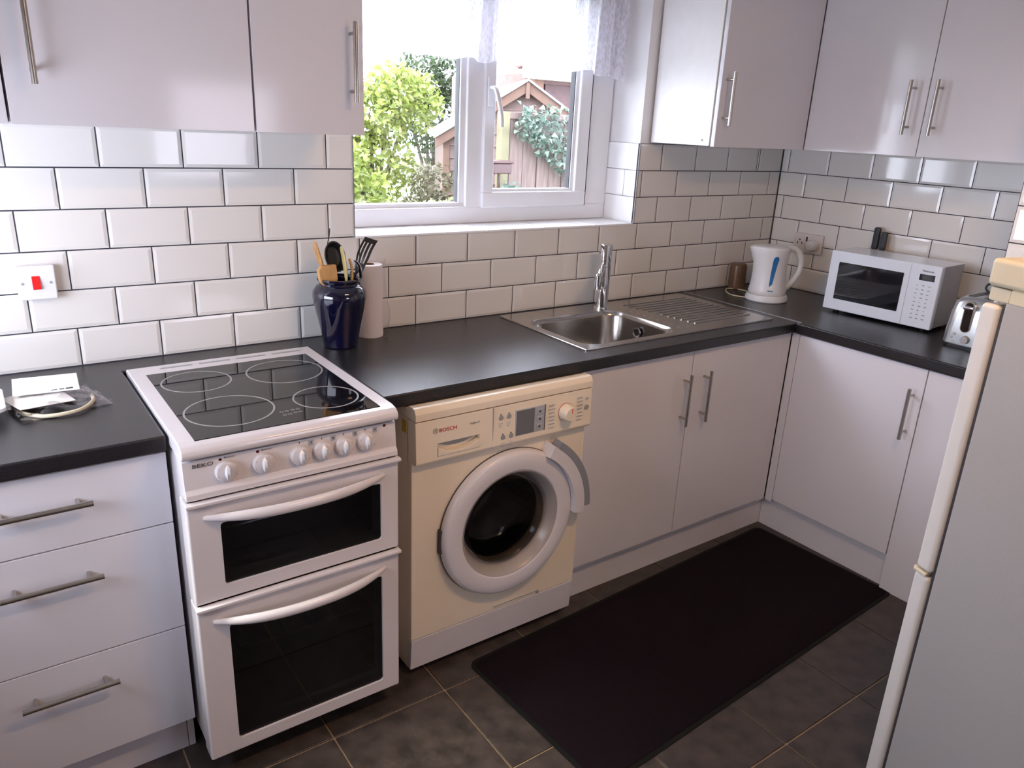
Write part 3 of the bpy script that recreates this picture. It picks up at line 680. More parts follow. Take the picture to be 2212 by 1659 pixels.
# door
bm = B(); lathe(bm, [(.170, -.001), (.232, .0), (.232, .016), (.228, .026), (.220, .032), (.200, .034), (.176, .032), (.170, .029), (.168, .024)], (DX, -.625, DZ), axis='y', seg=72, closed=True)
door = part('door', bm, M_washdoor, wm, ang=60)
bm = B(); lathe(bm, [(.1695, .030), (.165, .028), (.158, .015), (.146, -.010), (.138, -.026), (.134, -.028), (.134, -.034), (.155, -.034), (.1695, .0)], (DX, -.625, DZ), axis='y', seg=72, closed=True); part('inner_ring', bm, mat('taupe_plastic', (.40, .36, .34), .3, noise=.03), door, ang=60, label='taupe inner ring of the porthole')
bm = B(); lathe(bm, [(.2335, .003), (.2335, .0065), (.2305, .0065), (.2305, .003)], (DX, -.6255, DZ), axis='y', seg=72, closed=True); part('door_gap_ring', bm, M_printd, door)
bm = B(); lathe(bm, [(.1375, -.014), (.130, -.020), (.122, -.045), (.112, -.09), (.100, -.108), (.0, -.115), (.0, -.111), (.098, -.104), (.108, -.087), (.118, -.043), (.127, -.017), (.1375, -.011)], (DX, -.640, DZ), axis='y', seg=56); part('porthole_glass', bm, M_porthole, door, ang=60)
def arcband(r0, r1, y0, y1, a0, a1, n=24):
    bm = B(); loops = []
    for k in range(n + 1):
        a = math.radians(a0 + (a1 - a0) * k / n); ca, sa = math.cos(a), math.sin(a)
        loops.append([(DX + ca * r0, y0, DZ + sa * r0), (DX + ca * (r0 + .003), y1, DZ + sa * (r0 + .003)), (DX + ca * (r1 - .003), y1, DZ + sa * (r1 - .003)), (DX + ca * r1, y0, DZ + sa * r1)])
    loft(bm, loops); return bm
part('handle', arcband(.222, .266, -.626, -.674, -4, 60), M_washdoor, door)
part('handle_grip', arcband(.2595, .286, -.640, -.676, 0, 57), mat('mid_grey_plastic', (.27, .28, .31), .3, noise=.03), door)
bm = B(); box(bm, DX - .235, DX - .228, -.640, -.625, .395, .47, .001, 1); part('hinge', bm, M_printd, wm)
# drum and seal
bm = B(); lathe(bm, [(.166, -.02), (.160, .0), (.150, .03), (.165, .05), (.17, .06), (.178, .06), (.178, .03), (.168, -.02)], (DX, -.612, DZ), axis='y', seg=56, closed=True)
bm.transform(Matrix.Translation((0, 2 * -.612 * 0, 0)))
for v in bm.verts: v.co.y = -.612 + (-.612 - v.co.y) * 1.0
part('door_seal', bm, M_rubber, wm, ang=60)
bm = B(); R_ = [(.165, -.06), (.235, -.08), (.238, -.30), (.22, -.36), (0, -.37)]
lathe(bm, R_, (DX, -.60, DZ), axis='y', seg=64)
for f in [f for f in bm.faces if len(f.verts) > 20 and f.calc_center_median().y < -.5]: bm.faces.remove(f)
drum = part('drum', bm, M_drum, wm)
bm = B()
for a in (100, 220, 340):
    aa = math.radians(a); ca, sa = math.cos(aa), math.sin(aa); px, pz = -sa, ca
    l = [[(DX + ca * .237 + px * w_, yy, DZ + sa * .237 + pz * w_), (DX + ca * .20 + px * w_ * .4, yy, DZ + sa * .20 + pz * w_ * .4)] for w_, yy in ((0, 0),)]
    loft(bm, [[(DX + ca * .237 + px * .03, yy, DZ + sa * .237 + pz * .03), (DX + ca * .195 + px * .008, yy, DZ + sa * .195 + pz * .008), (DX + ca * .195 - px * .008, yy, DZ + sa * .195 - pz * .008), (DX + ca * .237 - px * .03, yy, DZ + sa * .237 - pz * .03)] for yy in (-.51, -.28)])
part('drum_paddle', bm, M_drum, drum)

# ================================================================ FRIDGE FREEZER
FRZ = math.radians(-18)
fr = thing('fridge_freezer', 'white fridge freezer with yellowed cream top in the right foreground', 'fridge', (-1.49, -1.585, 0), FRZ)
# local: x to the right (front width), y backwards negative; side panel facing -x
FH = 1.345
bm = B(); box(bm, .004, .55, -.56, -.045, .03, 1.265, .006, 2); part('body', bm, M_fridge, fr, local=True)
bm = B(); box(bm, 0, .554, -.56, .003, 1.290, FH, .010, 3); part('worktop_lid', bm, M_cream, fr, local=True)
bm = B(); box(bm, .006, .548, -.05, -.004, 1.262, 1.289, .004, 2); box(bm, .004, .55, -.56, -.05, 1.262, 1.2905, .003, 1); part('trim_strip', bm, M_cream, fr, local=True)
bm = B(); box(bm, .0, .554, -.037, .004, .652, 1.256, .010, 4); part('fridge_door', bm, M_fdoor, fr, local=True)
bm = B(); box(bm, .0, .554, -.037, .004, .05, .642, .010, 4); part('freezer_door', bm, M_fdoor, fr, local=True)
bm = B(); box(bm, .010, .544, -.047, -.036, .06, 1.25); part('door_gasket', bm, M_printd, fr, local=True)
bm = B(); box(bm, -.003, .02, -.030, .004, .643, .6505, .0015, 1); cyl(bm, (.006, .002, .645), (.006, .002, .651), .006, seg=14); part('hinge', bm, M_cream, fr, local=True)
bm = B()
for x, y in ((.05, -.10), (.5, -.10), (.05, -.5), (.5, -.5)): cyl(bm, (x, y, 0), (x, y, .032), .018, seg=14)
part('foot', bm, M_black, fr, local=True)

# ================================================================ MAT
mt_ = thing('floor_mat', 'large black rubber-edged runner mat on the dark tiled floor', 'mat', (-2.075, -.66, 0), math.radians(3.0))
bm = B(); prism(bm, rrect(.012, 1.468, -.563, -.012, .02, 4), 'z', .0, .006, .002, 1); part('pile', bm, M_mat, mt_, local=True)
bm = B(); o1 = rrect(0, 1.48, -.575, 0, .03, 4); o2 = rrect(.0135, 1.4665, -.5615, -.0135, .02, 4)
loft(bm, [[(x, y, 0) for x, y in o1], [(x, y, .0025) for x, y in o1], [(x, y, .0042) for x, y in o2], [(x, y, 0) for x, y in o2]], False, False); part('border', bm, M_matedge, mt_, local=True)

# ================================================================ COUNTERTOP OBJECTS
JC = (-2.222, -.122)
jar = thing('utensil_jar', 'dark blue glazed ceramic jar holding utensils beside the cooker', 'jar', (JC[0], JC[1], .88))
bm = B(); lathe(bm, [(0, 0), (.048, 0), (.052, .004), (.056, .03), (.066, .08), (.077, .13), (.081, .155), (.079, .172), (.068, .187), (.060, .192), (.058, .197), (.063, .201), (.066, .206), (.064, .211), (.059, .211), (.055, .205), (.054, .195), (.070, .165), (.07, .14), (.045, .01), (0, .008)], (0, 0, 0), seg=48); part('body', bm, M_blue, jar, local=True)
def at(x, zz, y=-.122): return (x, y, zz)
g = 'utensils in the blue jar'
def utensil(name, label, bm, m):
    return single(name, bm, m, label, 'utensil', (JC[0], JC[1], .90), group=g)
# wooden spoon far left with oval head and slot
bm = B(); p = curve([(-2.245, -.125, .92), (-2.262, -.12, 1.08), (-2.272, -.12, 1.12), (-2.285, -.118, 1.165), (-2.291, -.118, 1.192), (-2.293, -.118, 1.20)], 4)
rs = [.006] * len(p)
for i in range(len(p)):
    k = (p[i].z - 1.11) / .09
    if k > 0: rs[i] = .006 + .0085 * math.sin(min(1, k) * PI) ** .6 if k < .96 else .005
tube(bm, p, .006, 12, rs, flat=.45); utensil('wooden_spoon', 'reddish wooden spoon leaning out of the left of the blue jar', bm, M_wood)
# broad wooden spatula head
bm = B(); prism(bm, [(-2.288, 1.085), (-2.293, 1.118), (-2.283, 1.131), (-2.238, 1.133), (-2.234, 1.09), (-2.245, 1.06), (-2.250, .92), (-2.262, .92), (-2.268, 1.06)], 'y', -.143, -.124, .003, 2); utensil('wooden_spatula', 'pale wooden spatula with broad square head at the front of the jar', bm, mat('pale_beech', (.62, .34, .13), .5, noise=.15, scale=12, stretch=(10, 10, 1.5)))
# bamboo spoon
bm = B(); p = curve([(-2.215, -.130, .92), (-2.213, -.148, 1.06), (-2.212, -.150, 1.10), (-2.217, -.148, 1.15), (-2.224, -.146, 1.186)], 5)
rs = [.007 if q.z < 1.08 else .007 + .005 * math.sin(min(1, (q.z - 1.08) / .106) * PI * .9) for q in p]; rs[-1] = .004
tube(bm, p, .006, 12, rs, flat=.4); utensil('bamboo_spoon', 'greenish bamboo spoon in the middle of the jar, in front of the black ladle', bm, M_bamboo)
bm = B(); p = curve([(-2.205, -.135, .92), (-2.196, -.150, 1.06), (-2.193, -.151, 1.115), (-2.200, -.149, 1.15)], 5)
tube(bm, p, .0065, 12, flat=.5); utensil('wooden_spoon', 'orange wooden handle beside the bamboo spoon in the blue jar', bm, M_wood)
# black ladle
bm = B(); N_ = 10
for k in range(1): pass
rings = []
lathe(bm, [(0, -.012), (.012, -.010), (.022, -.004), (.030, .008), (.032, .018), (.029, .018), (.02, .0), (0, -.006)], (0, 0, 0), seg=28, sy=1.45)
bm.transform(Matrix.Translation((-2.232, -.105, 1.150)) @ Matrix.Rotation(math.radians(80), 4, 'X') @ Matrix.Rotation(math.radians(8), 4, 'Z'))
tube(bm, [(-2.222, -.10, .92), (-2.228, -.098, 1.06), (-2.230, -.100, 1.125)], .006, 10)
utensil('ladle', 'black plastic ladle with upright oval bowl in the middle of the jar', bm, M_black)
# thin wire
bm = B(); tube(bm, curve([(-2.236, -.11, .92), (-2.250, -.11, 1.12), (-2.252, -.112, 1.18), (-2.245, -.112, 1.215), (-2.243, -.112, 1.235)], 5), .0016, 8); utensil('wire_skewer', 'thin dark wire sticking up highest out of the blue jar', bm, M_black)
# slotted turner
def slotted():
    bm = B(); n_ = 8
    def P(u, v):      # u across -1..1, v along 0..1
        cx = -2.163 + .040 * v; cz = 1.105 + .098 * v + .006 * math.sin(v * PI)
        hw = .012 + .008 * min(1, v * 2.4)
        yy = -.128 - .028 * v * v + .02 * v
        return Vector((cx + u * hw * 1.0, yy - .004 * u * u, cz - u * hw * .35))
    def slab(u0, u1, v0, v1):
        loops = []
        for k in range(n_ + 1):
            v = v0 + (v1 - v0) * k / n_; a = P(u0, v); b = P(u1, v); o = Vector((0, .0022, 0))
            loops.append([a, b, b + o, a + o])
        loft(bm, loops)
    slab(-1, 1, 0, .22); slab(-1, 1, .84, 1.0)
    for u0 in (-1, -.44, .12, .68): slab(u0, u0 + .32, .2, .86)
    tube(bm, curve([(-2.20, -.12, .92), (-2.188, -.122, 1.04), (-2.176, -.124, 1.09), (-2.160, -.127, 1.112)], 4), .0055, 10)
    return bm
utensil('slotted_turner', 'dark slotted turner leaning out of the right of the jar', slotted(), mat('dark_steel', (.10, .10, .11), .25, .8, noise=.1))
bm = B(); tube(bm, curve([(-2.185, -.14, .92), (-2.170, -.150, 1.07), (-2.166, -.152, 1.10), (-2.172, -.152, 1.13), (-2.186, -.15, 1.145)], 5), .006, 10, [.005 + .0035 * max(0, math.sin((i - 6) / 14 * PI)) for i in range(21)], flat=.5); utensil('metal_spoon', 'small shiny spoon in front of the slotted turner', bm, M_chrome)
bm = B(); tube(bm, curve([(-2.195, -.115, .92), (-2.182, -.118, 1.07), (-2.172, -.120, 1.098), (-2.182, -.122, 1.10)], 5), .009, 12, flat=.6); utensil('black_utensil', 'short black plastic utensil low at the right of the jar', bm, M_black)

kr = thing('kitchen_roll', 'kitchen roll in loose clear wrap standing behind the blue jar', 'paper roll', (-2.094, -.055, .88))
bm = B(); lathe(bm, [(.018, 0), (.041, 0), (.0425, .003), (.0425, .228), (.041, .231), (.018, .231)], (0, 0, 0), seg=40, closed=True); part('paper', bm, M_paper, kr, local=True)
bm = B(); lathe(bm, [(.0165, 0.001), (.0182, .001), (.0182, .2315), (.0165, .2315)], (0, 0, 0), seg=30, closed=True); part('core', bm, M_card, kr, local=True)
bm = B(); lp_ = []
for k in range(14):
    h = .236 * k / 13 + .001; l = []
    for i in range(40):
        a = 2 * PI * i / 40; bul = .020 * max(0, math.cos(a + .35)) ** 6 * (.6 + .4 * math.sin(h * 25)) + .0015 * math.sin(7 * a + h * 60)
        rr = .0445 + bul; l.append((math.cos(a) * rr, math.sin(a) * rr, h + (.012 * max(0, math.cos(a + .3)) if k == 13 else 0)))
    lp_.append(l)
loft(bm, lp_, False, False); part('wrap', bm, M_film, kr, local=True)

sw = thing('cooker_switch', 'white square wall switch with red rocker left of the cooker', 'switch', (-2.985, -.001, 1.115))
bm = B(); box(bm, -3.0285, -2.9425, -.024, -.0012, 1.072, 1.158, .004, 3); part('plate', bm, M_white, sw)
bm = B(); prism(bm, [(-.022, 1.098), (-.030, 1.100), (-.0255, 1.132), (-.022, 1.134)], 'x', -2.9955, -2.9775, .001, 2); part('rocker', bm, M_red, sw)
for x in (-3.016, -2.955):
    bm = B(); lathe(bm, [(0, 0), (.0035, 0), (.003, .001), (0, .0012)], (x, -.024, 1.115), axis='y', seg=14); part('screw', bm, M_btn, sw)

# paperwork in a plastic bag
pb = thing('plastic_bag', 'clear plastic bag of leaflets and cable lying left of the cooker', 'bag', (-3.0, -.29, .88))
def sheet(cx, cy, w_, l_, rot, fz, th=.0012, nx_=10, ny_=10):
    bm = B(); g = []
    for s in (0, 1):
        gg = []
        for i in range(nx_ + 1):
            r_ = []
            for j in range(ny_ + 1):
                u = -1 + 2 * i / nx_; v = -1 + 2 * j / ny_; x = u * w_ / 2; y = v * l_ / 2
                X = cx + x * math.cos(rot) - y * math.sin(rot); Y = cy + x * math.sin(rot) + y * math.cos(rot)
                r_.append(bm.verts.new((X, Y, fz(u, v) + th * s)))
            gg.append(r_)
        g.append(gg)
    for i in range(nx_):
        for j in range(ny_):
            bm.faces.new((g[1][i][j], g[1][i + 1][j], g[1][i + 1][j + 1], g[1][i][j + 1])); bm.faces.new((g[0][i][j], g[0][i][j + 1], g[0][i + 1][j + 1], g[0][i + 1][j]))
    for i in range(nx_):
        bm.faces.new((g[0][i][0], g[0][i + 1][0], g[1][i + 1][0], g[1][i][0])); bm.faces.new((g[0][i + 1][ny_], g[0][i][ny_], g[1][i][ny_], g[1][i + 1][ny_]))
    for j in range(ny_):
        bm.faces.new((g[0][0][j + 1], g[0][0][j], g[1][0][j], g[1][0][j + 1])); bm.faces.new((g[0][nx_][j], g[0][nx_][j + 1], g[1][nx_][j + 1], g[1][nx_][j]))
    return bm
part('bag_film', sheet(-3.0, -.295, .19, .15, .25, lambda u, v: .897 + .006 * math.sin(u * 7) * math.cos(v * 6) - .010 * max(abs(u), abs(v)) ** 3 + .002 * math.sin(u * 23 + v * 17), .0006, 30, 30), M_film, pb)
part('bag_film', sheet(-3.0, -.295, .19, .15, .25, lambda u, v: .881 + .001 * (1 + math.sin(u * 9 + v * 11)), .0006, 16, 16), M_film, pb)
bm = B(); tube(bm, curve([(-3.085, -.245, .888), (-3.075, -.32, .886), (-3.03, -.375, .886), (-2.965, -.375, .888), (-2.93, -.33, .889), (-2.925, -.285, .889)], 8), .0045, 10); part('coiled_cable', bm, M_wire, pb)
single('leaflet', sheet(-3.035, -.285, .115, .12, .28, lambda u, v: .899 + .003 * u * v), mat('cream_leaflet', (.72, .69, .66), .6, noise=.05), 'grey cream folded leaflet under the white card', 'paper', (-3.035, -.285, .899))
cdr = thing('instruction_card', 'white printed card on top of the bag left of the cooker', 'paper', (-3.02, -.20, .905))
part('card', sheet(-3.012, -.222, .135, .095, -.06, lambda u, v: .911 + .006 * v - .001 * u, .0008), mat('white_card', (.88, .89, .92), .4, noise=.01), cdr)
bm = B()
for x0, x1 in ((-3.005, -2.992), (-2.988, -2.978), (-2.975, -2.96)): box(bm, x0, x1, -.262 - (x0 + 3.0) * .06, -.252 - (x0 + 3.0) * .06, .9062, .9072)
part('printed_block', bm, M_printd, cdr)
t = thing('tray', 'white tray with dark underside cut off by the left photo edge', 'tray', (-3.2, -.30, .88))
bm = B(); prism(bm, rrect(-3.32, -3.098, -.37, -.21, .02, 5), 'z', .905, .915, .003, 2); part('top', bm, mat('glossy_white_tray', (.85, .9, .97), .12, noise=.01), t)
bm = B(); loft(bm, [[(x, y, .88) for x, y in rrect(-3.30, -3.125, -.355, -.225, .02, 5)], [(x, y, .9045) for x, y in rrect(-3.315, -3.103, -.366, -.214, .02, 5)]]); part('base', bm, M_black, t)

# kettle
KR = math.atan2(-.5766, .8158)
kt = thing('kettle', 'white plastic jug kettle with blue water gauge in the worktop corner', 'kettle', (-.345, -.272, .88), KR)
bm = B(); lathe(bm, [(0, 0), (.082, 0), (.086, .004), (.086, .016), (.082, .026), (.074, .030), (0, .030)], (0, 0, 0), seg=48, sx=1.02, sy=.93); part('power_base', bm, M_kettle, kt, local=True)
prof = [(.076, .0305), (.080, .040), (.077, .05), (.072, .08), (.069, .12), (.070, .16), (.074, .195), (.077, .222), (.073, .229), (.055, .233), (0, .235)]
bm = B(); rings = []
lo = []
for r_, h in [(0.001, .0305)] + prof:
    l = []
    for i in range(48):
        a = 2 * PI * i / 48; x = math.cos(a) * r_; y = math.sin(a) * r_ * .92
        s_ = max(0, -math.cos(a)) ** 8 * max(0, (h - .17) / .06) * .020 if h < .228 else max(0, -math.cos(a)) ** 8 * .012
        l.append((x - s_ - (h - .03) * .03, y, h))
    lo.append(l)
loft(bm, lo, True, True); kb = part('body', bm, M_kettle, kt, local=True, ang=60)
hp = curve([(.060, 0, .218), (.085, 0, .222), (.112, 0, .205), (.126, 0, .170), (.124, 0, .130), (.108, 0, .095), (.088, 0, .068), (.070, 0, .052)], 6)
bm = B(); tube(bm, hp, .011, 14, [.013 - .003 * math.sin(PI * i / (len(hp) - 1)) for i in range(len(hp))], flat=1.2); part('handle', bm, M_kettle, kt, local=True)
bm = B(); lo = []
for k in range(13):
    v = k / 12; h = .065 + .130 * v; hw = .0055 + .0062 * v
    if k == 12: hw = .006
    if k == 0: hw = .003
    rr = .0700 + (.004 if h > .18 else 0) * 1 + abs(h - .13) * .03
    lo.append([(-.008 + (v - .5) * .010 - hw, -rr * .92 - .0005, h), (-.008 + (v - .5) * .010 + hw, -rr * .92 - .0005, h), (-.008 + (v - .5) * .010 + hw, -rr * .92 + .006, h), (-.008 + (v - .5) * .010 - hw, -rr * .92 + .006, h)])
loft(bm, lo); part('water_gauge', bm, M_kblue, kt, local=True)
bm = B()
for k in range(5): box(bm, -.022 + k * .0045, -.0185 + k * .0045, -.0725, -.066, .050, .0535)
part('printed_mark', bm, M_kblue, kt, local=True)
single('power_cable', tube(B(), curve([(-.40, -.215, .8835), (-.42, -.16, .8835), (-.40, -.11, .8835), (-.352, -.06, .8835), (-.32, -.05, .8835), (-.29, -.075, .8835), (-.285, -.13, .8835), (-.29, -.19, .8835)], 8), .003, 8), M_wire, 'cream cable looping on the worktop behind the kettle', 'cable', (-.36, -.12, .8805))
single('storage_jar', lathe(B(), [(0, 0), (.036, 0), (.038, .004), (.038, .10), (.034, .112), (.03, .116), (0, .118)], (-.268, -.050, .8805), seg=30), mat('brown_glass_jar', (.16, .09, .05), .25, noise=.15), 'small brown jar half hidden behind the kettle', 'jar', (-.268, -.050, .8805))

# microwave
mw = thing('microwave', 'white microwave oven on the right-hand worktop', 'microwave', (-.262, -.497, .8803), math.radians(-90) + math.radians(3.5))
# local: x along the front (to -y in world), y: front faces -y local => world -x
MWW, MWH, MWD = .430, .232, .185
bm = B(); box(bm, .004, MWW - .004, .012, MWD, .012, .012 + MWH, .003, 2); part('case', bm, M_grey, mw, local=True)
bm = B(); box(bm, .003, MWW - .003, .012, MWD, .012 + MWH - .002, .0135 + MWH, .0008, 1); part('lid', bm, M_mwhite, mw, local=True)
bm = B(); box(bm, 0, MWW, -.014, .0125, .010, .014 + MWH, .005, 3); ff = part('front', bm, M_mwhite, mw, local=True)
bm = B(); prism(bm, rrect(.040, .298, .056, .204, .003, 3), 'y', -.0152, -.010); part('door_window', bm, M_blackg, mw, local=True)
bm = B(); box(bm, .318, .3195, -.0148, -.010, .012, .012 + MWH); part('door_seam', bm, M_silverp, mw, local=True)
bm = B(); box(bm, .355, .410, -.0152, -.010, .188, .211, .0006, 1); part('display', bm, M_blackg, mw, local=True)
text_m = Matrix.Rotation(0, 3, 'Z')
def ltext(name, s, size, lx, ly, lz, m, root, sx=1.0):
    Mw = INV[root.name].inverted(); loc = Mw @ Vector((lx, ly, lz)); rot = (Mw.to_3x3() @ RX)
    return text(name, s, size, loc, rot, m, root, sx=sx)
ltext('brand_lettering', 'Panasonic', .0105, .383, -.0146, .2235, M_printd, mw)
bm = B()
random.seed(3)
for r_ in range(9):
    for k in range(3):
        w_ = random.choice((.006, .008, .010)); x = .350 + k * .021; zz = .167 - r_ * .0155
        box(bm, x, x + w_, -.0147, -.0138, zz, zz + random.choice((.0025, .004)))
part('keypad_print', bm, M_btn, mw, local=True, kind='stuff')
bm = B(); 
for x, y in ((.04, .03), (.39, .03), (.04, .16), (.39, .16)): cyl(bm, (x, y, 0), (x, y, .013), .012, seg=12)
part('foot', bm, M_black, mw, local=True)

kb_ = thing('knife_block', 'narrow knife block hidden behind the microwave', 'knife block', (-.032, -.555, .88))
bm = B(); box(bm, -.058, -.008, -.61, -.50, .88, 1.12, .003, 1); part('block', bm, M_wood, kb_)
for i, (y, h, l) in enumerate(((-.536, 1.212, 'taller black knife handle standing above the back of the microwave'), (-.568, 1.197, 'shorter black knife handle standing above the back of the microwave'))):
    bm = B(); prism(bm, rrect(y - .0115, y + .0115, 1.121, h, .009, 4), 'x', -.042, -.024, .004, 2); single('knife', bm, M_black, l, 'knife', (-.033, y, 1.121))

so_ = thing('wall_socket', 'white double wall socket with a round white plug behind the kettle', 'socket', (-.001, -.207, 1.095))
bm = B(); box(bm, -.011, -.0012, -.281, -.134, 1.052, 1.138, .003, 2); part('plate', bm, mat('off_white_plastic', (.74, .68, .66), .35, noise=.02), so_)
bm = B()
for y, zz in ((-.166, 1.108), (-.178, 1.094), (-.156, 1.094)): box(bm, -.0116, -.0108, y - .003, y + .003, zz - .004, zz + .004)
box(bm, -.0118, -.0108, -.205, -.197, 1.104, 1.124); part('pin_slots', bm, M_printd, so_)
bm = B(); lathe(bm, [(0, 0), (.025, 0), (.025, .018), (.020, .030), (0, .032)], (-.0112, -.240, 1.09), axis='x', seg=24); single('power_plug', bm, M_white, 'round white plug pushed into the socket behind the kettle', 'plug', (-.028, -.240, 1.075))

# toaster
ts = thing('toaster', 'silver metal toaster half hidden behind the fridge', 'toaster', (-.365, -1.022, .88), math.radians(-90) + math.radians(2))
TWd, THt, TDp = .165, .178, .27
bm = B(); lo = []
for k, (i_, h) in enumerate(((.004, .008), (0, .014), (.002, .06), (.006, .12), (.012, .155), (.022, .170), (.036, THt))):
    lo.append([(x, y, h) for x, y in rrect(i_, TWd - i_, i_, TDp - i_, .03, 6)])
loft(bm, lo); part('body', bm, M_alu, ts, local=True, ang=50)
bm = B(); prism(bm, rrect(.008, TWd - .008, .01, TDp - .01, .025, 5), 'z', 0, .009); part('base', bm, M_black, ts, local=True)
bm = B(); prism(bm, rrect(.056, .088, .058, .165, .0155, 6), 'y', -.0015, .02, .0005, 1); part('lever_surround', bm, M_chrome, ts, local=True)
bm = B(); prism(bm, rrect(.0595, .0845, .061, .162, .012, 6), 'y', -.0025, .02); part('lever_slot', bm, M_blackg, ts, local=True)
bm = B(); box(bm, .058, .094, -.022, -.002, .139, .153, .005, 3); part('lever', bm, M_chrome, ts, local=True)
bm = B(); lathe(bm, [(0, 0), (.0145, 0), (.014, .006), (.0125, .014), (0, .0145)], (.082, .0005, .034), axis='y', seg=28); part('browning_knob', bm, M_grey, ts, local=True)
for zz in (.020, .034, .047):
    bm = B(); lathe(bm, [(0, 0), (.0048, 0), (.0045, .003), (0, .0035)], (.043 - (.008 if zz == .034 else 0), .0015, zz), axis='y', seg=16); part('button', bm, M_grey, ts, local=True)
for y0 in (.05, .095):
    bm = B(); box(bm, .045 + (y0 - .05) * 1.1, .068 + (y0 - .05) * 1.1, .04, TDp - .04, THt - .001, THt + .001); part('bread_slot', bm, M_black, ts, local=True)
pl = thing('wall_socket', 'wall socket with black plug right of the microwave, beside the fridge', 'socket', (-.001, -1.12, 1.1))
bm = B(); box(bm, -.011, -.0012, -1.16, -1.074, 1.055, 1.141, .003, 2); part('plate', bm, MATS['off_white_plastic'], pl)
bm = B(); box(bm, -.045, -.0115, -1.135, -1.092, 1.085, 1.125, .006, 2); single('power_plug', bm, M_black, 'black plug in the wall socket right of the microwave', 'plug', (-.03, -1.113, 1.085))
single('power_cable', tube(B(), curve([(-.046, -1.112, 1.10), (-.09, -1.085, 1.10), (-.13, -1.06, 1.09), (-.17, -1.052, 1.077), (-.21, -1.075, 1.0665), (-.25, -1.12, 1.0655), (-.22, -1.16, 1.066)], 8), .0042, 8), M_black, 'black flex trailing over the toaster top', 'cable', (-.2, -1.08, 1.062))

# ceiling light (behind the camera's view; its four warm tubes show in reflections)
cl = thing('ceiling_light', 'four-lamp warm ceiling light over the kitchen floor', 'lamp', (-1.9, -1.85, 2.40))
bm = B(); box(bm, -2.17, -1.63, -1.89, -1.81, 2.375, 2.3995, .004, 2); part('bar', bm, M_steel, cl)
M_lamp = mat('warm_lamp_glow', (1, .8, .5), .5, emit=(1.0, .60, .29), estr=430.0, noise=.01)
for i in range(4):
    x = -2.11 + i * .14
    bm = B(); cyl(bm, (x, -1.85, 2.375), (x, -1.85, 2.34), .016, .02, 16); part('lamp_holder', bm, M_steel, cl)
    bm = B(); lathe(bm, [(.030, .125), (.057, .010), (.0585, .010), (.0315, .127)], (x, -1.85, 2.2395), seg=24, closed=True); part('shade', bm, M_steel, cl)  # shade added to keep lamp light off the wall cabinets
    bm = B(); lathe(bm, [(0, 0), (.016, .004), (.02, .03), (.02, .085), (.014, .10), (0, .10)], (x, -1.85, 2.2395), seg=16); part('bulb', bm, M_lamp, cl)

# ================================================================ OUTSIDE
M_grass = mat('garden_grass', (.05, .08, .02), .9, noise=.4, scale=6)
bm = B(); box(bm, -14, 16, .32, 30, -.5, -.12); setp(part('ground', bm, M_grass), kind='structure')
M_fence = mat('weathered_fence_wood', (.115, .080, .070), .8, noise=.25, scale=5, stretch=(8, 8, 1), bump=.3, bscale=40)
M_clad = mat('shed_cladding_wood', (.13, .085, .072), .75, noise=.2, scale=4, stretch=(1, 8, 8), bump=.3, bscale=40)
M_barge = mat('barge_board_wood', (.11, .060, .040), .7, noise=.2, scale=5)
M_felt = mat('grey_roof_felt', (.20, .19, .21), .8, noise=.1, scale=15)
M_post = mat('mossy_post', (.12, .108, .06), .8, noise=.2, scale=9)
fn = thing('garden_fence', 'brown vertical-board garden fence hung with ivy', 'fence', (2.2, 3.2, -.12))
x = .72
k = 0
while x < 4.4:
    wdt = .145 + .01 * math.sin(k * 2.1)
    bm = B(); box(bm, x, x + wdt - .008, 3.2 + .006 * (k % 2), 3.222 + .006 * (k % 2), -.12, 1.60 + .008 * math.sin(k * 3.3), .002, 1); part('board', bm, M_fence, fn); x += wdt; k += 1
for x, m in ((.66, M_post), (2.5, M_fence), (4.35, M_fence)):
    bm = B(); box(bm, x - .045, x + .035, 3.17, 3.25, -.12, 1.64, .004, 1); part('post', bm, m, fn)
bm = B(); box(bm, .66, 4.4, 3.175, 3.2, 1.585, 1.64, .004, 1); part('top_rail', bm, M_fence, fn)

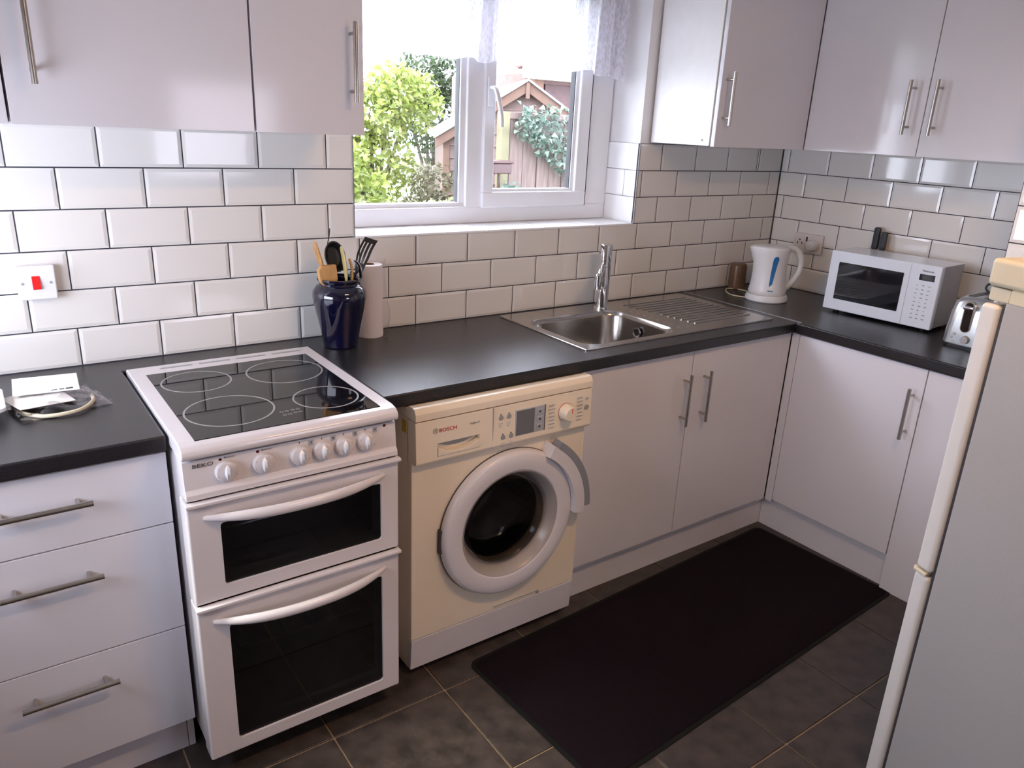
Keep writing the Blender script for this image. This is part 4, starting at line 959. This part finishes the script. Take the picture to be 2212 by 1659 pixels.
def leaves(bm, pts, size, flat=1.0, seed=1, pts_shape=4):
    rnd = random.Random(seed)
    for p in pts:
        s = size * rnd.uniform(.6, 1.3); n = Vector((rnd.gauss(0, 1), rnd.gauss(-.6, 1), rnd.gauss(.5, 1))).normalized()
        u = n.orthogonal().normalized(); u = Matrix.Rotation(rnd.uniform(0, 6.28), 3, n) @ u; v = n.cross(u)
        P = Vector(p)
        if pts_shape == 4: q = [P - u * s, P + v * s * .55 + n * s * .12, P + u * s, P - v * s * .55 + n * s * .12]
        else: q = [P - u * s * .7, P - u * s * .5 + v * s * .7, P + v * s * .35 + u * s * .1, P + u * s, P - v * s * .35 + u * s * .1, P - u * s * .5 - v * s * .7]
        bm.faces.new([bm.verts.new(c) for c in q])
def leafmat(name, c0, c1, c2, tl=.35):
    m = bpy.data.materials.new(name); m.use_nodes = True; t = m.node_tree; p = t.nodes['Principled BSDF']; p.inputs['Roughness'].default_value = .45
    g = t.nodes.new('ShaderNodeNewGeometry'); r = t.nodes.new('ShaderNodeValToRGB'); r.color_ramp.elements[0].color = (*c0, 1); r.color_ramp.elements[1].color = (*c2, 1); e = r.color_ramp.elements.new(.5); e.color = (*c1, 1)
    n = t.nodes.new('ShaderNodeTexNoise'); n.inputs['Scale'].default_value = 1.6; ad = t.nodes.new('ShaderNodeMath'); ad.operation = 'ADD'; m3 = t.nodes.new('ShaderNodeMath'); m3.operation = 'MULTIPLY'; m3.inputs[1].default_value = .5
    t.links.new(g.outputs['Random Per Island'], ad.inputs[0]); t.links.new(n.outputs['Fac'], ad.inputs[1]); t.links.new(ad.outputs[0], m3.inputs[0]); t.links.new(m3.outputs[0], r.inputs[0]); t.links.new(r.outputs[0], p.inputs['Base Color'])
    o = t.nodes['Material Output']; tr = t.nodes.new('ShaderNodeBsdfTranslucent'); t.links.new(r.outputs[0], tr.inputs[0]); mx = t.nodes.new('ShaderNodeMixShader'); mx.inputs[0].default_value = tl
    t.links.new(p.outputs[0], mx.inputs[1]); t.links.new(tr.outputs[0], mx.inputs[2]); t.links.new(mx.outputs[0], o.inputs[0]); MATS[name] = m
    return m
L_yel = leafmat('yellow_green_leaves', (.08, .12, .02), (.21, .26, .05), (.40, .40, .14))
L_ivy = leafmat('ivy_leaves', (.03, .06, .04), (.085, .13, .10), (.24, .28, .22))
L_dark = leafmat('dark_green_leaves', (.015, .03, .012), (.045, .075, .03), (.09, .12, .05))
L_var = leafmat('pale_shrub_leaves', (.05, .08, .025), (.14, .15, .07), (.28, .24, .18))
L_brn = leafmat('brown_green_shrub', (.04, .042, .02), (.09, .083, .04), (.15, .14, .075))
M_bark = mat('grey_brown_bark', (.09, .07, .05), .9, noise=.3, scale=15)
# ivy
rnd = random.Random(11)
iv = thing('ivy', 'dark glossy ivy spilling over the top of the brown fence', 'plant', (1.6, 3.15, 1.0))
pts = []
def ivd(x):    # how far down the ivy hangs
    return .27 + .36 * max(0, 1 - abs(x - 1.30) / .42) + .10 * max(0, 1 - abs(x - 1.75) / .3) + .07 * max(0, 1 - abs(x - .95) / .12)
for i in range(3400):
    x = rnd.uniform(.74, 4.3); d = ivd(x) * rnd.random() ** .8; pts.append((x, 3.16 - rnd.uniform(0, .12) * (1 if rnd.random() < .8 else 1.6), 1.70 - d + rnd.uniform(-.02, .02)))
bm = B(); leaves(bm, pts, .030, seed=4, pts_shape=6); part('foliage', bm, L_ivy, iv, kind='stuff', smooth=False)
bm = B()
for k, (xa, za, xb, zb) in enumerate(((1.10, .6, 1.55, 1.5), (1.18, .35, 1.45, 1.25), (1.35, .2, 1.75, 1.4), (1.0, .7, 1.35, 1.15), (1.62, .4, 1.66, 1.5), (1.5, .3, 1.95, 1.3))):
    tube(bm, curve([(xa - .12, 3.16, za - .3), (xa, 3.15, za), ((xa + xb) / 2 + .07, 3.13, (za + zb) / 2), (xb, 3.14, zb)], 6), .010, 6)
part('stem', bm, M_bark, iv)
# shed (local: x along its front, y back into the garden)
SR = math.radians(-27)
sh = thing('garden_shed', 'brown timber garden shed with gabled felt roof behind the fence', 'shed', (.86, 4.50, -.12), SR)
SW, SE, SP = 1.56, 1.54, 2.06     # width, eaves and apex heights above the shed base
zc = .0
while zc < 1.95:
    z1 = zc + .118
    def lim(zz):
        f = max(0, (zz - SE) / (SP - .05 - SE)); return (f * SW / 2, SW - f * SW / 2)
    a0, b0 = lim(zc); a1, b1 = lim(min(z1, SP - .10))
    bm = B(); t_ = [(a0, -.004, zc), (b0, -.004, zc), (b1, .010, min(z1, SP - .09)), (a1, .010, min(z1, SP - .09))]
    loft(bm, [t_, [(p_[0], p_[1] + .016, p_[2]) for p_ in t_]]); part('cladding_board', bm, M_clad, sh, smooth=False, local=True); zc = z1 + .002
bm = B(); box(bm, .0, .03, .02, 2.0, 0, SE); box(bm, SW - .03, SW, .02, 2.0, 0, SE); box(bm, .03, SW - .03, 1.97, 2.0, 0, SE); part('side_wall', bm, M_clad, sh, local=True)
bm = B(); box(bm, -.02, .045, -.02, .03, 0, SE + .01, .003, 1); part('corner_trim', bm, M_barge, sh, local=True)
bm = B(); box(bm, .10, .15, -.02, .01, 0, SE + .05, .003, 1); part('door_trim', bm, M_barge, sh, local=True)
for sx0 in (-.10, SW + .10):
    bm = B(); prism(bm, [(sx0, SE - .13), (SW / 2, SP - .10), (SW / 2, SP), (sx0, SE - .03)], 'y', -.10, -.07, .002, 1); part('barge_board', bm, M_barge, sh, local=True)
    bm = B(); prism(bm, [(sx0, SE - .03), (SW / 2, SP), (SW / 2, SP + .022), (sx0, SE - .008)], 'y', -.13, 2.1); part('roof', bm, M_felt, sh, local=True)
bm = B(); box(bm, SW / 2 - .02, SW / 2 + .02, -.118, -.10, SP - .16, SP - .01, .003, 1); part('finial', bm, M_barge, sh, local=True)
# bird box / red planter
bm = B(); box(bm, .42, .60, 2.98, 3.10, 1.16, 1.24, .01, 2); box(bm, .41, .61, 2.97, 3.11, 1.24, 1.262, .004, 1)
cyl(bm, (.51, 3.04, -.12), (.51, 3.04, 1.16), .012)
single('bird_feeder', bm, mat('red_brown_paint', (.035, .009, .008), .5, noise=.15), 'small red bird feeder on a stake in front of the shed', 'bird feeder', (.51, 3.04, -.12))
# neighbouring house
hs = thing('neighbour_house', 'pink rendered house with tiled roof and white fascia beyond the shed', 'house', (5.0, 7.6, -.12))
bm = B(); box(bm, 3.62, 9, 7.0, 9, -.12, 2.22); part('wall', bm, mat('pink_brick_wall', (.17, .10, .09), .8, noise=.15, scale=14), hs, smooth=False)
bm = B(); prism(bm, [(6.9, 2.26), (9.1, 3.4), (9.1, 3.5), (6.75, 2.30)], 'x', 3.4, 9.2, .01, 1); part('roof', bm, mat('red_clay_roof', (.13, .05, .045), .8, noise=.3, scale=20), hs)
bm = B(); box(bm, 3.38, 9.2, 6.70, 6.76, 2.14, 2.30, .004, 1); part('fascia', bm, M_upvc, hs)
bm = B(); box(bm, 3.68, 3.84, 6.86, 7.0, -.12, 2.2, .004, 1); part('pillar', bm, mat('orange_pillar', (.18, .10, .07), .8, noise=.15), hs)
bm = B(); box(bm, 3.95, 4.8, 6.97, 7.02, 1.78, 2.1, .004, 1); part('window', bm, mat('dark_red_blind', (.06, .02, .02), .6, noise=.3, scale=20), hs)
# trees
def tree(label, base, blobs, nleaf, size, lm, seed, trunk=True, name='tree', cat='tree'):
    t = thing(name, label, cat, base)
    rnd = random.Random(seed); pts = []; tot = sum(b[3] ** 2 for b in blobs)
    for (x, y, z_, r) in blobs:
        for i in range(int(nleaf * r * r / tot)):
            d = Vector((rnd.gauss(0, 1), rnd.gauss(0, 1), rnd.gauss(0, 1))).normalized() * r * rnd.uniform(.35, 1.05) ** .6
            pts.append((x + d.x, y + d.y * .7, z_ + d.z * .85))
    bm = B(); leaves(bm, pts, size, seed=seed); part('foliage', bm, lm, t, kind='stuff', smooth=False)
    if trunk:
        bm = B(); bx, by, bz = base
        for (x, y, z_, r) in blobs[:6]:
            tube(bm, curve([(bx, by, bz), (bx + (x - bx) * .3, by + (y - by) * .3, bz + (z_ - bz) * .5), (x, y, z_)], 5), .03, 7, [.05 * (1 - .8 * q / 10) for q in range(11)])
        part('trunk', bm, M_bark, t)
    return t
tree('yellow-green leafy tree at the left of the window view', (-.75, 4.6, -.12), [(-.55, 4.6, 1.45, .36), (-.85, 4.6, 1.15, .5), (-.25, 4.7, 1.15, .35), (-.6, 4.5, .75, .5), (-.05, 4.6, .8, .4), (-1.4, 4.6, 1.3, .6), (-.4, 4.6, .5, .5)], 5200, .042, L_yel, 21)
tree('tall yellow-green tree behind the shed roof', (1.1, 6.6, -.12), [(.95, 6.4, 1.6, .45), (1.3, 6.5, 1.85, .40), (.6, 6.4, 1.25, .5), (1.6, 6.6, 1.75, .45), (1.0, 6.5, 1.0, .6), (.35, 6.4, .7, .5)], 5200, .045, L_yel, 22)
tree('dark green tree behind the shed apex', (3.9, 10.2, -.12), [(3.75, 10.2, 2.2, .58), (4.4, 10.3, 2.25, .58), (3.35, 10.2, 1.85, .58), (4.05, 10.2, 1.5, .8), (4.85, 10.3, 2.1, .5)], 4200, .05, L_dark, 23)
tree('brownish twiggy shrub beside the left wall of the shed', (.5, 4.1, -.12), [(.50, 4.1, .98, .24), (.42, 4.1, .72, .28), (.60, 4.15, .6, .26)], 2600, .022, L_brn, 24, name='shrub', cat='shrub')
tree('pale variegated shrub low along the bottom of the left pane', (-.35, 2.5, -.12), [(-1.0, 2.5, .86, .20), (-.7, 2.5, .87, .19), (-.45, 2.5, .86, .2), (-.2, 2.55, .87, .19), (.0, 2.6, .84, .2), (-.6, 2.5, .6, .35), (-.1, 2.5, .6, .35)], 3600, .026, L_var, 25, name='shrub', cat='shrub')
tree('small green plant at the foot of the fence post', (.62, 2.9, -.12), [(.60, 2.95, .98, .14), (.68, 2.95, .82, .2)], 500, .03, L_ivy, 26, name='shrub', cat='shrub')
tree('large dark green tree mass behind the left tree', (-1.0, 8.5, -.12), [(-1.6, 8.5, .9, .9), (-.3, 8.6, .7, .9), (.8, 8.6, .7, .8), (-.9, 8.5, .2, 1.0), (.4, 8.5, .1, 1.0)], 4500, .06, L_yel, 27)
